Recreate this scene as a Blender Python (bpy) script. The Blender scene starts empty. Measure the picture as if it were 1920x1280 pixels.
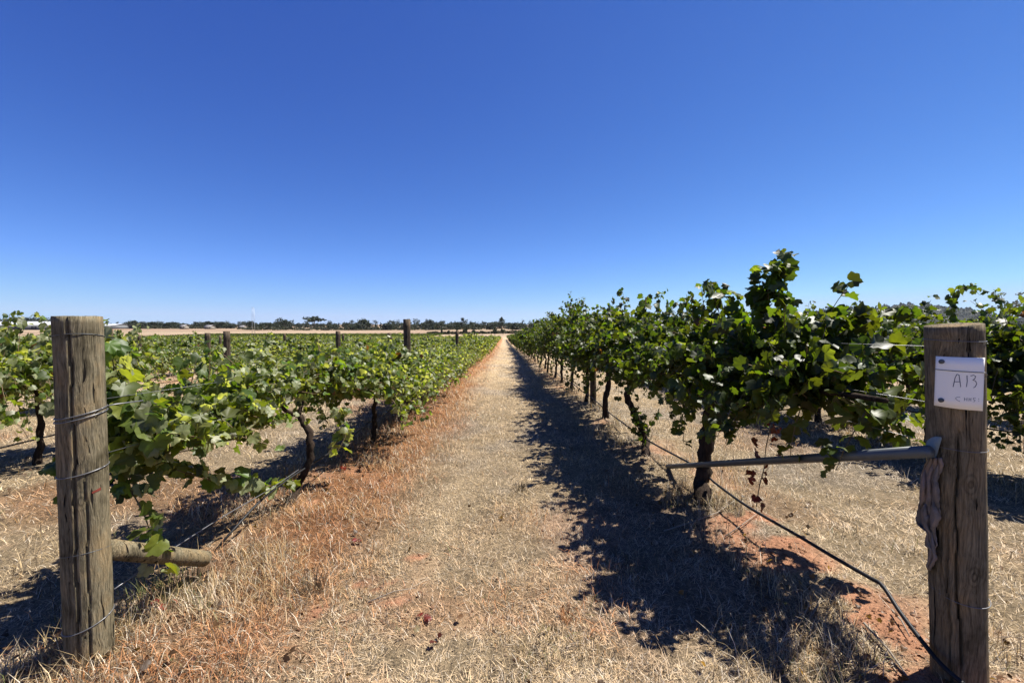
import bpy, math, random
import numpy as np
from mathutils import Vector, Matrix, Euler

SC = bpy.context.scene
COL = SC.collection
PI = math.pi

# ------------------------------------------------------------------ noise
def vnoise(x, y, seed=0):
    x = np.asarray(x, float); y = np.asarray(y, float)
    xi = np.floor(x).astype(np.int64); yi = np.floor(y).astype(np.int64)
    fx = x - xi; fy = y - yi
    fx = fx*fx*(3-2*fx); fy = fy*fy*(3-2*fy)
    def h(a, b):
        n = (a*374761393 + b*668265263 + seed*1442695041) & 0xFFFFFFFF
        n = ((n ^ (n >> 13))*1274126177) & 0xFFFFFFFF
        return ((n ^ (n >> 16)) & 0xFFFF)/65535.0
    return ((h(xi, yi)*(1-fx)+h(xi+1, yi)*fx)*(1-fy) + (h(xi, yi+1)*(1-fx)+h(xi+1, yi+1)*fx)*fy)
def fbm(x, y, seed=0, o=3):
    s = 0; a = 0.5; t = 0
    for k in range(o):
        s = s + a*vnoise(x*2**k, y*2**k, seed+k*17); t += a; a *= .5
    return s/t
def sstep(a, b, x):
    t = np.clip((np.asarray(x, float)-a)/(b-a), 0, 1); return t*t*(3-2*t)

# ------------------------------------------------------------------ terrain height
_ty = np.array([-4000, -20, 0, 60, 120, 160, 200, 260, 330, 450, 600, 1000, 2000, 6000], float)
_tz = np.array([0.6, 0.6, 0, -1.8, -3.6, -4.7, -5.2, -5.0, -4.4, -3.5, -2.7, -2.2, -2.0, -2.0], float)
def ground_z(x, y, fine=True):
    x = np.asarray(x, float); y = np.asarray(y, float)
    z = (np.interp(y-6, _ty, _tz)+np.interp(y, _ty, _tz)+np.interp(y+6, _ty, _tz))/3
    z = np.where(np.abs(y) < 20, -0.03*y, z)
    far = sstep(220, 500, y)
    z = z + far*(fbm(x/160, y/110, 5)-.5)*1.6
    if fine:
        near = 1-sstep(25, 60, np.hypot(x, y))
        z = z + near*((fbm(x*1.3, y*1.3, 3)-.5)*.05 + (fbm(x*7, y*7, 9, 2)-.5)*.022)
        z = z + near*.05*np.exp(-((np.abs(x)-1.78)/.35)**2)
    return z

# ------------------------------------------------------------------ camera (measured from the vanishing lines)
CAMZ = 1.42
F = 805.0
cam_d = bpy.data.cameras.new('camera'); cam = bpy.data.objects.new('camera', cam_d); COL.objects.link(cam)
cam_d.sensor_width = 36; cam_d.lens = F/1920*36; cam_d.clip_start = .05; cam_d.clip_end = 20000
PITCH = math.atan(32/F); YAW = math.atan(15/F)
cam.location = (0, 0, CAMZ); cam.rotation_euler = Euler((PI/2-PITCH, 0, -YAW))
SC.camera = cam
CR = Euler((PI/2-PITCH, 0, -YAW)).to_matrix()
def ray(px, py): return (CR @ Vector(((px-960)/F, -(py-640)/F, -1)))
def at(px, py, Y):
    d = ray(px, py); return Vector((0, 0, CAMZ)) + d*(Y/d.y)
def on_ground(px, py):
    d = ray(px, py); t = 1.0
    for _ in range(60):
        p = Vector((0, 0, CAMZ))+d*t
        t += (p.z-float(ground_z(p.x, p.y)))/max(.02, -d.z)*.7
    return Vector((0, 0, CAMZ))+d*t

# ------------------------------------------------------------------ mesh helpers
def mesh_np(name, V, faces_list, cols=None, mat=None, smooth=False):
    """faces_list: list of int arrays (n,k)"""
    me = bpy.data.meshes.new(name)
    V = np.ascontiguousarray(V, dtype=np.float32)
    me.vertices.add(len(V)); me.vertices.foreach_set('co', V.ravel())
    faces_list = [np.asarray(f, np.int32) for f in faces_list if len(f)]
    li = np.concatenate([f.ravel() for f in faces_list])
    tot = np.concatenate([np.full(len(f), f.shape[1], np.int32) for f in faces_list])
    st = np.concatenate([[0], np.cumsum(tot)[:-1]]).astype(np.int32)
    me.loops.add(len(li)); me.loops.foreach_set('vertex_index', li)
    me.polygons.add(len(tot)); me.polygons.foreach_set('loop_start', st); me.polygons.foreach_set('loop_total', tot)
    if smooth: me.polygons.foreach_set('use_smooth', np.ones(len(tot), bool))
    if cols is not None:
        a = me.color_attributes.new('Col', 'FLOAT_COLOR', 'POINT')
        c = np.ones((len(V), 4), np.float32); c[:, :3] = cols
        a.data.foreach_set('color', c.ravel())
    me.update(calc_edges=True)
    if mat: me.materials.append(mat)
    return me
class MB:
    def __init__(s): s.v = []; s.q = []; s.t = []; s.c = []; s.n = 0
    def add(s, V, F4=(), F3=(), col=None):
        V = np.asarray(V, float).reshape(-1, 3)
        if len(F4): s.q.append(np.asarray(F4, int)+s.n)
        if len(F3): s.t.append(np.asarray(F3, int)+s.n)
        s.v.append(V); s.n += len(V)
        if col is not None: s.c.append(np.broadcast_to(np.asarray(col, float), (len(V), 3)))
    def mesh(s, name, mat=None, smooth=False):
        fl = []
        if s.q: fl.append(np.concatenate(s.q))
        if s.t: fl.append(np.concatenate(s.t))
        return mesh_np(name, np.concatenate(s.v), fl, np.concatenate(s.c) if s.c else None, mat, smooth)
    def tube(s, pts, rad, seg=8, col=None, caps=True, rough=0, rng=None):
        P = np.asarray([tuple(p) for p in pts], float); n = len(P)
        rad = np.broadcast_to(np.asarray(rad, float), (n,))
        T = np.gradient(P, axis=0); T /= np.linalg.norm(T, axis=1)[:, None]+1e-9
        up = np.array([0, 0, 1.]) if abs(T[0][2]) < .9 else np.array([1., 0, 0])
        V = np.zeros((n, seg, 3)); a = np.arange(seg)/seg*2*PI
        u = np.cross(T[0], up); u /= np.linalg.norm(u)
        for i in range(n):
            u = u-T[i]*u.dot(T[i]); u /= np.linalg.norm(u); w = np.cross(T[i], u)
            r = rad[i]*(1+(rough*rng.normal(size=seg) if rough else 0))
            V[i] = P[i] + (np.cos(a)*r)[:, None]*u + (np.sin(a)*r)[:, None]*w
        i = np.arange(n-1)[:, None]*seg; j = np.arange(seg)[None]; k = (j+1) % seg
        Q = np.stack([i+j, i+k, i+seg+k, i+seg+j], -1).reshape(-1, 4)
        V = V.reshape(-1, 3); T3 = []
        if caps and seg > 2:
            V = np.concatenate([V, P[:1], P[-1:]]); c0 = n*seg; c1 = c0+1
            T3 = [(c0, (m+1) % seg, m) for m in range(seg)]+[(c1, (n-1)*seg+m, (n-1)*seg+(m+1) % seg) for m in range(seg)]
        s.add(V, Q, T3, col)
    def box(s, c, h, rot=0, col=None):
        x, y, z = h
        V = np.array([(a*x, b*y, d*z) for d in (-1, 1) for b in (-1, 1) for a in (-1, 1)], float)
        cr, sr = math.cos(rot), math.sin(rot)
        V = np.stack([V[:, 0]*cr-V[:, 1]*sr, V[:, 0]*sr+V[:, 1]*cr, V[:, 2]], -1)+np.asarray(tuple(c), float)
        s.add(V, [(0, 2, 3, 1), (4, 5, 7, 6), (0, 1, 5, 4), (2, 6, 7, 3), (0, 4, 6, 2), (1, 3, 7, 5)], (), col)
    def ball(s, c, r, col=None, seg=7, rings=5):
        V = [(0, 0, r)]; 
        for i in range(1, rings):
            t = PI*i/rings
            for j in range(seg): V.append((r*math.sin(t)*math.cos(2*PI*j/seg), r*math.sin(t)*math.sin(2*PI*j/seg), r*math.cos(t)))
        V.append((0, 0, -r)); V = np.array(V)+np.asarray(tuple(c), float)
        Q = []; T = []
        for j in range(seg):
            T.append((0, 1+j, 1+(j+1) % seg)); e = 1+(rings-2)*seg
            T.append((len(V)-1, e+(j+1) % seg, e+j))
            for i in range(rings-2):
                a = 1+i*seg; Q.append((a+j, a+seg+j, a+seg+(j+1) % seg, a+(j+1) % seg))
        s.add(V, Q, T, col)

def link(o, parent=None):
    COL.objects.link(o)
    if parent: o.parent = parent
    return o
def obj(name, me, parent=None): return link(bpy.data.objects.new(name, me), parent)
def tag(o, label=None, cat=None, group=None, kind=None):
    if label: o['label'] = label
    if cat: o['category'] = cat
    if group: o['group'] = group
    if kind: o['kind'] = kind
    return o
def thing(name, loc, label, cat, group=None, rz=0):
    o = bpy.data.objects.new(name, None); o.location = loc; o.rotation_euler = (0, 0, rz)
    o.empty_display_size = .2
    link(o); return tag(o, label, cat, group)
def local(pts, root):
    """world points -> coordinates of an unrotated, unscaled root"""
    L = Vector(root.location); return [Vector(p)-L for p in pts]

# ------------------------------------------------------------------ materials
class NT:
    def __init__(s, name):
        s.m = bpy.data.materials.new(name); s.m.use_nodes = True; s.t = s.m.node_tree; s.t.nodes.clear()
        s.out = s.n('ShaderNodeOutputMaterial')
    def n(s, typ, **kw):
        x = s.t.nodes.new(typ)
        for k, v in kw.items():
            if k in x.inputs.keys() if isinstance(k, str) and hasattr(x.inputs, 'keys') else False: s.set(x.inputs[k], v)
            else: setattr(x, k, v)
        return x
    def set(s, inp, v):
        if isinstance(v, bpy.types.NodeSocket): s.t.links.new(v, inp)
        elif isinstance(v, tuple) and len(v) == 3 and inp.type == 'RGBA': inp.default_value = v+(1,)
        else: inp.default_value = v
    def coord(s, scale=(1, 1, 1), kind='Object'):
        tc = s.n('ShaderNodeTexCoord'); mp = s.n('ShaderNodeMapping'); s.set(mp.inputs['Vector'], tc.outputs[kind]); mp.inputs['Scale'].default_value = scale
        return mp.outputs['Vector']
    def noise(s, vec, scale, detail=3, rough=.6, dist=0):
        x = s.n('ShaderNodeTexNoise'); s.set(x.inputs['Vector'], vec); x.inputs['Scale'].default_value = scale
        x.inputs['Detail'].default_value = detail; x.inputs['Roughness'].default_value = rough; x.inputs['Distortion'].default_value = dist
        return x.outputs['Fac']
    def ramp(s, fac, stops):
        x = s.n('ShaderNodeValToRGB'); s.set(x.inputs['Fac'], fac); e = x.color_ramp.elements
        while len(e) < len(stops): e.new(.5)
        for i, (p, c) in enumerate(stops):
            e[i].position = p; e[i].color = (tuple(c) if isinstance(c, tuple) else (c, c, c))+(1,)
        return x.outputs['Color']
    def mix(s, a, b, fac=.5, mode='MIX'):
        x = s.n('ShaderNodeMix'); x.data_type = 'RGBA'; x.blend_type = mode
        s.set(x.inputs[0], fac); s.set(x.inputs[6], a); s.set(x.inputs[7], b); return x.outputs[2]
    def math(s, op, a, b=0.0, c=0.0):
        x = s.n('ShaderNodeMath'); x.operation = op; s.set(x.inputs[0], a); s.set(x.inputs[1], b); s.set(x.inputs[2], c); return x.outputs[0]
    def bump(s, h, strength=.5, dist=.01):
        x = s.n('ShaderNodeBump'); s.set(x.inputs['Height'], h); x.inputs['Strength'].default_value = strength; x.inputs['Distance'].default_value = dist
        return x.outputs['Normal']
    def attr(s, name='Col'):
        x = s.n('ShaderNodeAttribute'); x.attribute_name = name; return x.outputs['Color']
    def bsdf(s, col, rough=.8, normal=None, spec=.3, metal=0):
        x = s.n('ShaderNodeBsdfPrincipled'); s.set(x.inputs['Base Color'], col); s.set(x.inputs['Roughness'], rough)
        x.inputs['Specular IOR Level'].default_value = spec; x.inputs['Metallic'].default_value = metal
        if normal is not None: s.set(x.inputs['Normal'], normal)
        return x.outputs[0]
    def done(s, sh): s.set(s.out.inputs['Surface'], sh); return s.m

def simple(name, c, rough=.6, spec=.3, metal=0, var=.3, scale=20):
    t = NT(name); v = t.coord()
    f = t.noise(v, scale, 4)
    col = t.mix(tuple(x*(1-var) for x in c), tuple(min(1, x*(1+var)) for x in c), f)
    return t.done(t.bsdf(col, rough, t.bump(f, .3, .003), spec, metal))

def leaf_material(name, trans=.42, gl=.42, under=(1.5, 1.35, 1.9)):
    t = NT(name); c = t.attr()
    g = t.n('ShaderNodeNewGeometry')
    n = t.noise(t.coord(), 60, 2)
    c = t.mix(c, t.mix(c, (.62, .62, .55), 1, 'MULTIPLY'), n)
    back = t.mix(c, under, 1, 'MULTIPLY')
    face = t.mix(c, back, g.outputs['Backfacing'])
    p = t.bsdf(face, .48, None, gl)
    tr = t.n('ShaderNodeBsdfTranslucent'); t.set(tr.inputs['Color'], t.mix(c, (3.2, 3.05, .8), 1, 'MULTIPLY'))
    m = t.n('ShaderNodeMixShader'); m.inputs[0].default_value = trans
    t.set(m.inputs[1], p); t.set(m.inputs[2], tr.outputs[0])
    return t.done(m.outputs[0])
M_leaf = leaf_material('vine_leaf')
def far_leaf():
    t = NT('tree_leaf'); c = t.attr()
    p = t.bsdf(c, .6, None, .2); tr = t.n('ShaderNodeBsdfTranslucent'); t.set(tr.inputs['Color'], t.mix(c, (1.6, 1.6, .8), 1, 'MULTIPLY'))
    m = t.n('ShaderNodeMixShader'); m.inputs[0].default_value = .2
    t.set(m.inputs[1], p); t.set(m.inputs[2], tr.outputs[0]); return t.done(m.outputs[0])
M_tree = far_leaf()
def grass_material():
    t = NT('dry_blade'); c = t.attr()
    p = t.bsdf(c, .55, None, .35); tr = t.n('ShaderNodeBsdfTranslucent'); t.set(tr.inputs['Color'], t.mix(c, (1.2, 1.05, .8), 1, 'MULTIPLY'))
    m = t.n('ShaderNodeMixShader'); m.inputs[0].default_value = .25
    t.set(m.inputs[1], p); t.set(m.inputs[2], tr.outputs[0]); return t.done(m.outputs[0])
M_grass = grass_material()
def ground_material():
    t = NT('dry_ground'); c = t.attr(); v = t.coord(kind='Object')
    f1 = t.noise(v, 26, 5, .75); f2 = t.noise(t.coord((1, 1, 1)), 130, 3, .7); f3 = t.noise(v, 3.2, 5, .7)
    d = t.ramp(f1, [(.3, .42), (.52, .95), (.7, 1.25)])
    d2 = t.ramp(f2, [(.3, .55), (.5, 1.0), (.68, 1.3)])
    d3 = t.ramp(f3, [(.3, .72), (.6, 1.12)])
    col = t.mix(t.mix(t.mix(c, d, 1, 'MULTIPLY'), d2, 1, 'MULTIPLY'), d3, 1, 'MULTIPLY')
    h = t.math('ADD', f1, f2)
    return t.done(t.bsdf(col, .95, t.bump(h, .8, .03), .1))
M_ground = ground_material()
def bark_material(name, a, b, sc=30):
    t = NT(name); v = t.coord((1, 1, .25)); f = t.noise(v, sc, 5, .75, .6); k = t.noise(t.coord(), 7, 3)
    col = t.mix(t.ramp(f, [(.35, a), (.62, b)]), (.5, .45, .4), k, 'MULTIPLY')
    return t.done(t.bsdf(col, .95, t.bump(f, 1.0, .012), .1))
M_bark = bark_material('vine_bark', (.016, .012, .009), (.062, .045, .034))
M_tbark = bark_material('tree_bark', (.10, .085, .07), (.26, .23, .19), 3)
M_cane = simple('vine_cane', (.15, .105, .055), .6, .2)
def post_wood(name, dark, light, hue, green=.25):
    t = NT(name)
    tc = t.n('ShaderNodeTexCoord')
    warp = t.n('ShaderNodeTexNoise'); t.set(warp.inputs['Vector'], t.coord((9, 9, 5))); warp.inputs['Scale'].default_value = 1; warp.inputs['Detail'].default_value = 2
    wv = t.n('ShaderNodeVectorMath'); wv.operation = 'SCALE'; t.set(wv.inputs[0], warp.outputs['Color']); wv.inputs['Scale'].default_value = .045
    av = t.n('ShaderNodeVectorMath'); av.operation = 'ADD'; t.set(av.inputs[0], tc.outputs['Object']); t.set(av.inputs[1], wv.outputs[0])
    m1 = t.n('ShaderNodeMapping'); t.set(m1.inputs['Vector'], av.outputs[0]); m1.inputs['Scale'].default_value = (1, 1, .045)
    grain = t.noise(m1.outputs[0], 170, 4, .7)
    m2 = t.n('ShaderNodeMapping'); t.set(m2.inputs['Vector'], av.outputs[0]); m2.inputs['Scale'].default_value = (1, 1, .03)
    chk = t.noise(m2.outputs[0], 62, 2, .5)
    blot = t.noise(t.coord((1, 1, .6)), 9, 4, .65)
    col = t.ramp(grain, [(.28, dark), (.5, hue), (.72, light)])
    col = t.mix(col, t.ramp(blot, [(.3, (.36, .36, .31)), (.48, (.95, .97, .95)), (.7, (1.4, 1.22, .98))]), 1, 'MULTIPLY')
    # knots: rings around scattered centres
    vo = t.n('ShaderNodeTexVoronoi'); t.set(vo.inputs['Vector'], t.coord((6.5, 6.5, 3.3))); vo.inputs['Scale'].default_value = 1
    kd = vo.outputs['Distance']
    ring = t.math('SINE', t.math('MULTIPLY', kd, 85))
    km = t.ramp(kd, [(.07, 1.0), (.2, 0.0)])
    ringc = t.ramp(t.math('MULTIPLY_ADD', ring, .5, .5), [(.0, .55), (.7, 1.1)])
    col = t.mix(col, t.mix(col, ringc, 1, 'MULTIPLY'), km)
    crack = t.ramp(chk, [(.305, 1.0), (.33, 0.0)])
    col = t.mix(col, (.012, .01, .008), crack)
    h = t.math('SUBTRACT', t.math('ADD', grain, t.math('MULTIPLY', chk, .4)), t.math('MULTIPLY', crack, 1.5))
    return t.done(t.bsdf(col, .9, t.bump(h, 1.0, .006), .12))
M_postL = post_wood('weathered_post', (.048, .040, .026), (.27, .225, .15), (.158, .130, .083))
M_postR = post_wood('shaded_post', (.055, .043, .028), (.26, .21, .14), (.155, .122, .080))
M_postM = post_wood('old_brown_post', (.03, .024, .018), (.14, .11, .08), (.075, .056, .040))
M_wire = simple('galvanised_wire', (.16, .16, .165), .45, .5, .6, .2)
M_hose = simple('black_hose', (.010, .010, .011), .55, .3, 0, .3)
M_pipe = simple('grey_pipe', (.085, .095, .095), .45, .5, .2, .35, 12)
M_cap = simple('pipe_cap', (.21, .25, .24), .7, .3)
M_paint = simple('white_board', (.95, .91, .83), .5, .4, 0, .04, 9)
M_ink = simple('faded_ink', (.10, .10, .13), .8)
M_nail = simple('nail', (.10, .11, .12), .5, .5, .6)
M_grape = simple('grape_skin', (.012, .014, .03), .35, .5, 0, .5, 80)
M_redpaint = simple('red_mark', (.16, .03, .018), .8)
M_trunk_far = M_bark

# ------------------------------------------------------------------ ground colours
STRAW = np.array((.60, .455, .275)); GREY = np.array((.47, .39, .29)); ORNG = np.array((.46, .21, .088)); SOIL = np.array((.37, .185, .105)); DARK = np.array((.13, .10, .07))
def zones(x, y):
    x = np.asarray(x, float); y = np.asarray(y, float)
    wob = (fbm(x*.6, y*.35, 21)-.5)*1.1
    orange = np.exp(-((x+1.55+wob*.5)/(.50+.012*np.clip(y, 0, 30)))**2)*1.35
    orange = orange*(0.55+.75*fbm(x*1.7, y*.8, 31))*(.55+.45*sstep(1.8, 3.2, y))
    orange = orange+.55*sstep(.52, .7, fbm(x*.7, y*.5, 33))*(x < -1.6)
    orange = orange+.30*sstep(.50, .7, fbm(x*.9, y*.9, 35))*(x > -1)*(y < 7)
    soil = sstep(.64, .70, fbm(x*1.9+3, y*1.9, 41))*(.75*np.exp(-((np.abs(x)-1.78)/.45)**2)+.25*(y < 4))
    for (cx, cy, r) in ((-.68, 2.45, .15), (-.60, 2.28, .10), (1.93, 3.2, .15), (1.82, 1.98, .15), (-.93, 2.2, .10), (1.95, 2.8, .13), (-.5, 2.75, .07)):
        d = np.hypot((x-cx)*1.0, (y-cy)*1.3)+(fbm(x*7, y*7, 43, 4)-.5)*.34
        soil = np.maximum(soil, sstep(r, r*.6, d))
    grey = sstep(.45, .68, fbm(x*1.4, y*.9, 51))*.7
    return np.clip(orange, 0, 1), np.clip(soil, 0, 1), grey
def mixc(a, b, f): return a*(1-f[:, None])+b*f[:, None]
def zone_color(x, y):
    o, s, g = zones(x, y)
    c = np.broadcast_to(STRAW, (len(x), 3)).copy()
    c = mixc(c, GREY, g); c = mixc(c, ORNG, np.clip(o, 0, .9)); c = mixc(c, SOIL, s)
    return c, o, s, g

# one graded grid that reaches the horizon, split into ground / path / field
def axis(lo, hi, step, grow, far):
    a = list(np.arange(lo, hi+1e-6, step)); 
    s = step
    while a[-1] < far: s *= grow; a.append(a[-1]+s)
    return a
xr = axis(0, 4.8, .06, 1.07, 9000); xs = np.array([-v for v in xr[:0:-1]]+xr)
yf = axis(1.0, 9.0, .06, 1.045, 12000)
yb = [1-v for v in axis(0, 0, .1, 1.25, 400)[1:]][::-1]
ys = np.array(yb+yf)
# snap grid lines to the path edges and the end of the vineyard
PX0, PX1, YF = -.96, .78, 205
ix0 = int(np.argmin(abs(xs-PX0))); ix1 = int(np.argmin(abs(xs-PX1))); iyf = int(np.argmin(abs(ys-YF)))
X, Y = np.meshgrid(xs, ys); xf, yf_ = X.ravel(), Y.ravel()
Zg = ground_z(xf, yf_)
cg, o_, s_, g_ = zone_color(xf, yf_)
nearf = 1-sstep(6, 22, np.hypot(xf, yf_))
cg = cg*(1-.62*nearf[:, None]*(1-s_[:, None]))          # shade between the nearby blades, painted into the ground colour
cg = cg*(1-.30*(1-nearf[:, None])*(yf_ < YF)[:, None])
# tyre tracks: pressed paler straw
for tx in (-.42, .40): cg = cg*(1+.10*np.exp(-((xf-tx)/.16)**2)[:, None]*(yf_ < YF)[:, None])
strip = np.exp(-((((xf+1.73) % 3.46)-1.73)/.0001)**2)*0
under = np.exp(-((((xf+1.73+1.73) % 3.46)-1.73)/.4)**2)*(yf_ < YF)*(np.abs(xf) < 80)*(yf_ > 10)
cg = mixc(cg, ORNG*.8, under*.25)
fz = sstep(YF-20, YF+30, yf_)
band = fbm(xf/220, yf_/38, 61)
fieldc = mixc(np.broadcast_to(np.array((.33, .25, .165)), cg.shape), np.array((.26, .18, .12)), sstep(.35, .65, band))
fieldc = mixc(fieldc, np.array((.21, .165, .105)), sstep(.55, .8, fbm(xf/90, yf_/25, 64))*.7)
cg = mixc(cg, fieldc, fz)
V = np.stack([xf, yf_, Zg], -1); nx = len(xs); ny = len(ys)
jj, ii = np.meshgrid(np.arange(ny-1), np.arange(nx-1), indexing='ij')
Q = np.stack([jj*nx+ii, jj*nx+ii+1, (jj+1)*nx+ii+1, (jj+1)*nx+ii], -1).reshape(-1, 4)
cj, ci = jj.ravel(), ii.ravel()
ispath = (ci >= ix0) & (ci < ix1) & (cj < iyf); isfield = cj >= iyf
def sub(name, mask, **kw):
    q = Q[mask]; u, inv = np.unique(q, return_inverse=True)
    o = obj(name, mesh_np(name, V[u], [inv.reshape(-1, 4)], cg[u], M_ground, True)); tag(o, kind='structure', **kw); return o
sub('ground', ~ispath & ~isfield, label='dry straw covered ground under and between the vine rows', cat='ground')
sub('path', ispath, label='mown strip of pale dry grass running between the two vine rows', cat='path')
sub('field', isfield, label='bare brown paddocks beyond the vineyard', cat='field')

# ------------------------------------------------------------------ dry grass as blades
R = np.random.default_rng(7)
def blades(n, rmin, rmax, keep, seed):
    rg = np.random.default_rng(seed)
    r = rmin*(rmax/rmin)**rg.random(n); a = rg.uniform(-1.12, 1.12, n)
    x = r*np.sin(a); y = r*np.cos(a)
    k = keep(x, y, rg); return x[k], y[k], rg
def blade_mesh(name, x, y, L, W, lean, azim, col, curve):
    """x,y roots; L length; W width; lean 0 upright..1 flat"""
    n = len(x); z = ground_z(x, y)-.004
    dx, dy = np.cos(azim), np.sin(azim)
    px, py = -dy, dx
    l1 = lean; l2 = np.clip(lean+curve, 0, 1.15)
    def stepv(l): return np.sin(l*PI/2), np.cos(l*PI/2)
    h1, v1 = stepv(l1); h2, v2 = stepv(l2)
    b = np.stack([x, y, z], -1)
    m = b+np.stack([dx*h1, dy*h1, v1], -1)*(L*.5)[:, None]
    t = m+np.stack([dx*h2, dy*h2, v2], -1)*(L*.5)[:, None]
    s = np.stack([px, py, np.zeros(n)], -1)*(W*.5)[:, None]
    Vb = np.stack([b-s, b+s, m+s*.8, m-s*.8, t], 1).reshape(-1, 3)
    i = np.arange(n)[:, None]*5
    return mesh_np(name, Vb, [i+np.array([[0, 1, 2, 3]]), i+np.array([[3, 2, 4]])], np.repeat(col, 5, 0), M_grass)
def shade_var(c, rg, lo=.55, hi=1.3):
    n = len(c); v = rg.uniform(lo, hi, n)[:, None]
    c = c*v
    pale = rg.random(n) < .16; c[pale] = np.array((.72, .62, .47))*rg.uniform(.75, 1, (pale.sum(), 1))
    dk = rg.random(n) < .24; c[dk] = DARK*rg.uniform(.25, 1.0, (dk.sum(), 1))  # brown litter blades, made darker and more frequent to paint shaded gaps
    return np.clip(c, 0, .95)
# flat litter: mown straw everywhere
def keep_straw(x, y, rg):
    o, s, g = zones(x, y); d = (1-.95*s)*(.30+.70*sstep(.30, .52, fbm(x*4.3, y*4.3, 27)))
    return (rg.random(len(x)) < d) & (y > .7)
x, y, rg = blades(1050000, 1.5, 60, keep_straw, 11)
r = np.hypot(x, y); sc = np.maximum(1, r/3.2)**.75
c, o, s, g = zone_color(x, y)
mat_ = fbm(x*2.1, y*2.1, 15)
L = rg.uniform(.012, .055, len(x))*(1+.8*(rg.random(len(x)) < .12))*(.6+.8*mat_)*sc**.8; W = rg.uniform(.0012, .0032, len(x))*sc
lean = np.clip(rg.normal(.82, .14, len(x)), .3, .99)
az = fbm(x*1.7, y*1.7, 17)*14+rg.normal(0, 1.8, len(x))
me = blade_mesh('straw', x, y, L, W, lean, az, shade_var(c*(.42+.75*fbm(x*3.1, y*3.1, 19)+.48*fbm(x*9, y*9, 29, 2))[:, None], rg), rg.uniform(-.1, .25, len(x)))
tag(obj('straw_litter', me), 'flattened pale straw and mown grass lying over the path and ground', 'straw', kind='stuff')
# standing rusty grass along the foot of the left row
def keep_orange(x, y, rg):
    o, s, g = zones(x, y)
    w = np.where(np.abs(x+1.7) < 1.1, o, o*.25)
    tuft = sstep(.38, .62, fbm(x*3.3, y*3.3, 71))
    return (rg.random(len(x)) < w*(.25+.75*tuft)*(1-s)) & (y > 1.1)
x, y, rg = blades(620000, 1.6, 70, keep_orange, 12)
r = np.hypot(x, y); sc = np.maximum(1, r/3.2)**.75
tuft = fbm(x*3.3, y*3.3, 71)
L = rg.uniform(.035, .125, len(x))*(.55+.9*tuft)*sc**.25; W = rg.uniform(.0018, .0038, len(x))*sc
cc = mixc(np.broadcast_to(ORNG, (len(x), 3)), STRAW*np.array((1, .88, .7)), np.clip(fbm(x*2.2, y*2.2, 73)*1.5-.35+rg.normal(0, .2, len(x)), 0, 1))
gk = rg.random(len(x)) < .05; cc[gk] = np.array((.14, .15, .055))
me = blade_mesh('rusty', x, y, L, W, np.clip(np.abs(rg.normal(.5, .26, len(x))), 0, .97), rg.uniform(0, 2*PI, len(x)), shade_var(cc, rg, .35, 1.3), rg.uniform(.1, .5, len(x)))
tag(obj('rusty_grass', me), 'rust orange standing dry grass along the foot of the left vine row', 'grass', kind='stuff')
# tufty straw coloured grass under the right row, and elsewhere
def keep_tuft(x, y, rg):
    t = sstep(.50, .68, fbm(x*2.7, y*2.7, 81))
    band = np.exp(-((((x+1.73+1.73) % 3.46)-1.73)/.42)**2)
    w = .14+.86*band
    w = np.where((x > -1.0) & (x < 1.0), .26, w)
    o, s, g = zones(x, y)
    return (rg.random(len(x)) < w*t*(1-s)) & (y > 1.0)
x, y, rg = blades(560000, 1.5, 70, keep_tuft, 13)
r = np.hypot(x, y); sc = np.maximum(1, r/3.2)**.75
L = rg.uniform(.05, .16, len(x))*sc**.25; W = rg.uniform(.0018, .0036, len(x))*sc
L = np.where(np.abs(x) < 1.0, L*.5, L)*(1+1.3*sstep(3.5, 7, y)*sstep(.55, .7, fbm(x*1.1, y*.9, 87))*(x > 1.0))
cc = mixc(np.broadcast_to(STRAW, (len(x), 3)), np.array((.36, .26, .105)), np.clip(fbm(x*2, y*2, 83)*2-.6, 0, 1))
cc = mixc(cc, np.array((.19, .16, .11)), (rg.random(len(x)) < .25)*.8)
gk = (rg.random(len(x)) < .14) & (fbm(x*1.2, y*1.2, 85) > .52); cc[gk] = np.array((.12, .135, .045))
me = blade_mesh('tuft', x, y, L, W, np.clip(np.abs(rg.normal(.38, .22, len(x))), 0, .95), rg.uniform(0, 2*PI, len(x)), shade_var(cc, rg, .55, 1.25), rg.uniform(.1, .5, len(x)))
tag(obj('dry_tussock_grass', me), 'straw coloured tufts of uncut dry grass under the vine rows', 'grass', kind='stuff')

# clods and dry crumbs on the bare earth
rg = np.random.default_rng(31); n = 60000; r = 1.4*(14/1.4)**rg.random(n); a = rg.uniform(-1.1, 1.1, n); x, y = r*np.sin(a), r*np.cos(a)
o, s, g = zones(x, y); k = rg.random(n) < (.03+.5*s)*np.minimum(1, 3/r); x, y = x[k], y[k]; n = len(x)
T = np.array([(1, 0, 0), (-1, 0, 0), (0, 1, 0), (0, -1, 0), (0, 0, 1), (0, 0, -1)], float); F8 = np.array([(0, 2, 4), (2, 1, 4), (1, 3, 4), (3, 0, 4), (2, 0, 5), (1, 2, 5), (3, 1, 5), (0, 3, 5)])
Vc = T[None]*rg.uniform(.55, 1.4, (n, 6, 1))*(rg.uniform(.0025, .009, n)*np.where(rg.random(n) < .05, 2, 1))[:, None, None]; Vc[:, :, 2] *= .6
Vc += rg.normal(0, .0012, Vc.shape); Vc += np.stack([x, y, ground_z(x, y)+.002], -1)[:, None]
col = mixc(np.broadcast_to(np.array((.25, .19, .13)), (n, 3)), SOIL, sstep(0, .4, zones(x, y)[1]))*rg.uniform(.6, 1.25, (n, 1))
me = mesh_np('soil_clods', Vc.reshape(-1, 3), [(F8[None]+np.arange(n)[:, None, None]*6).reshape(-1, 3)], np.repeat(col, 6, 0), M_ground)
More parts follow.
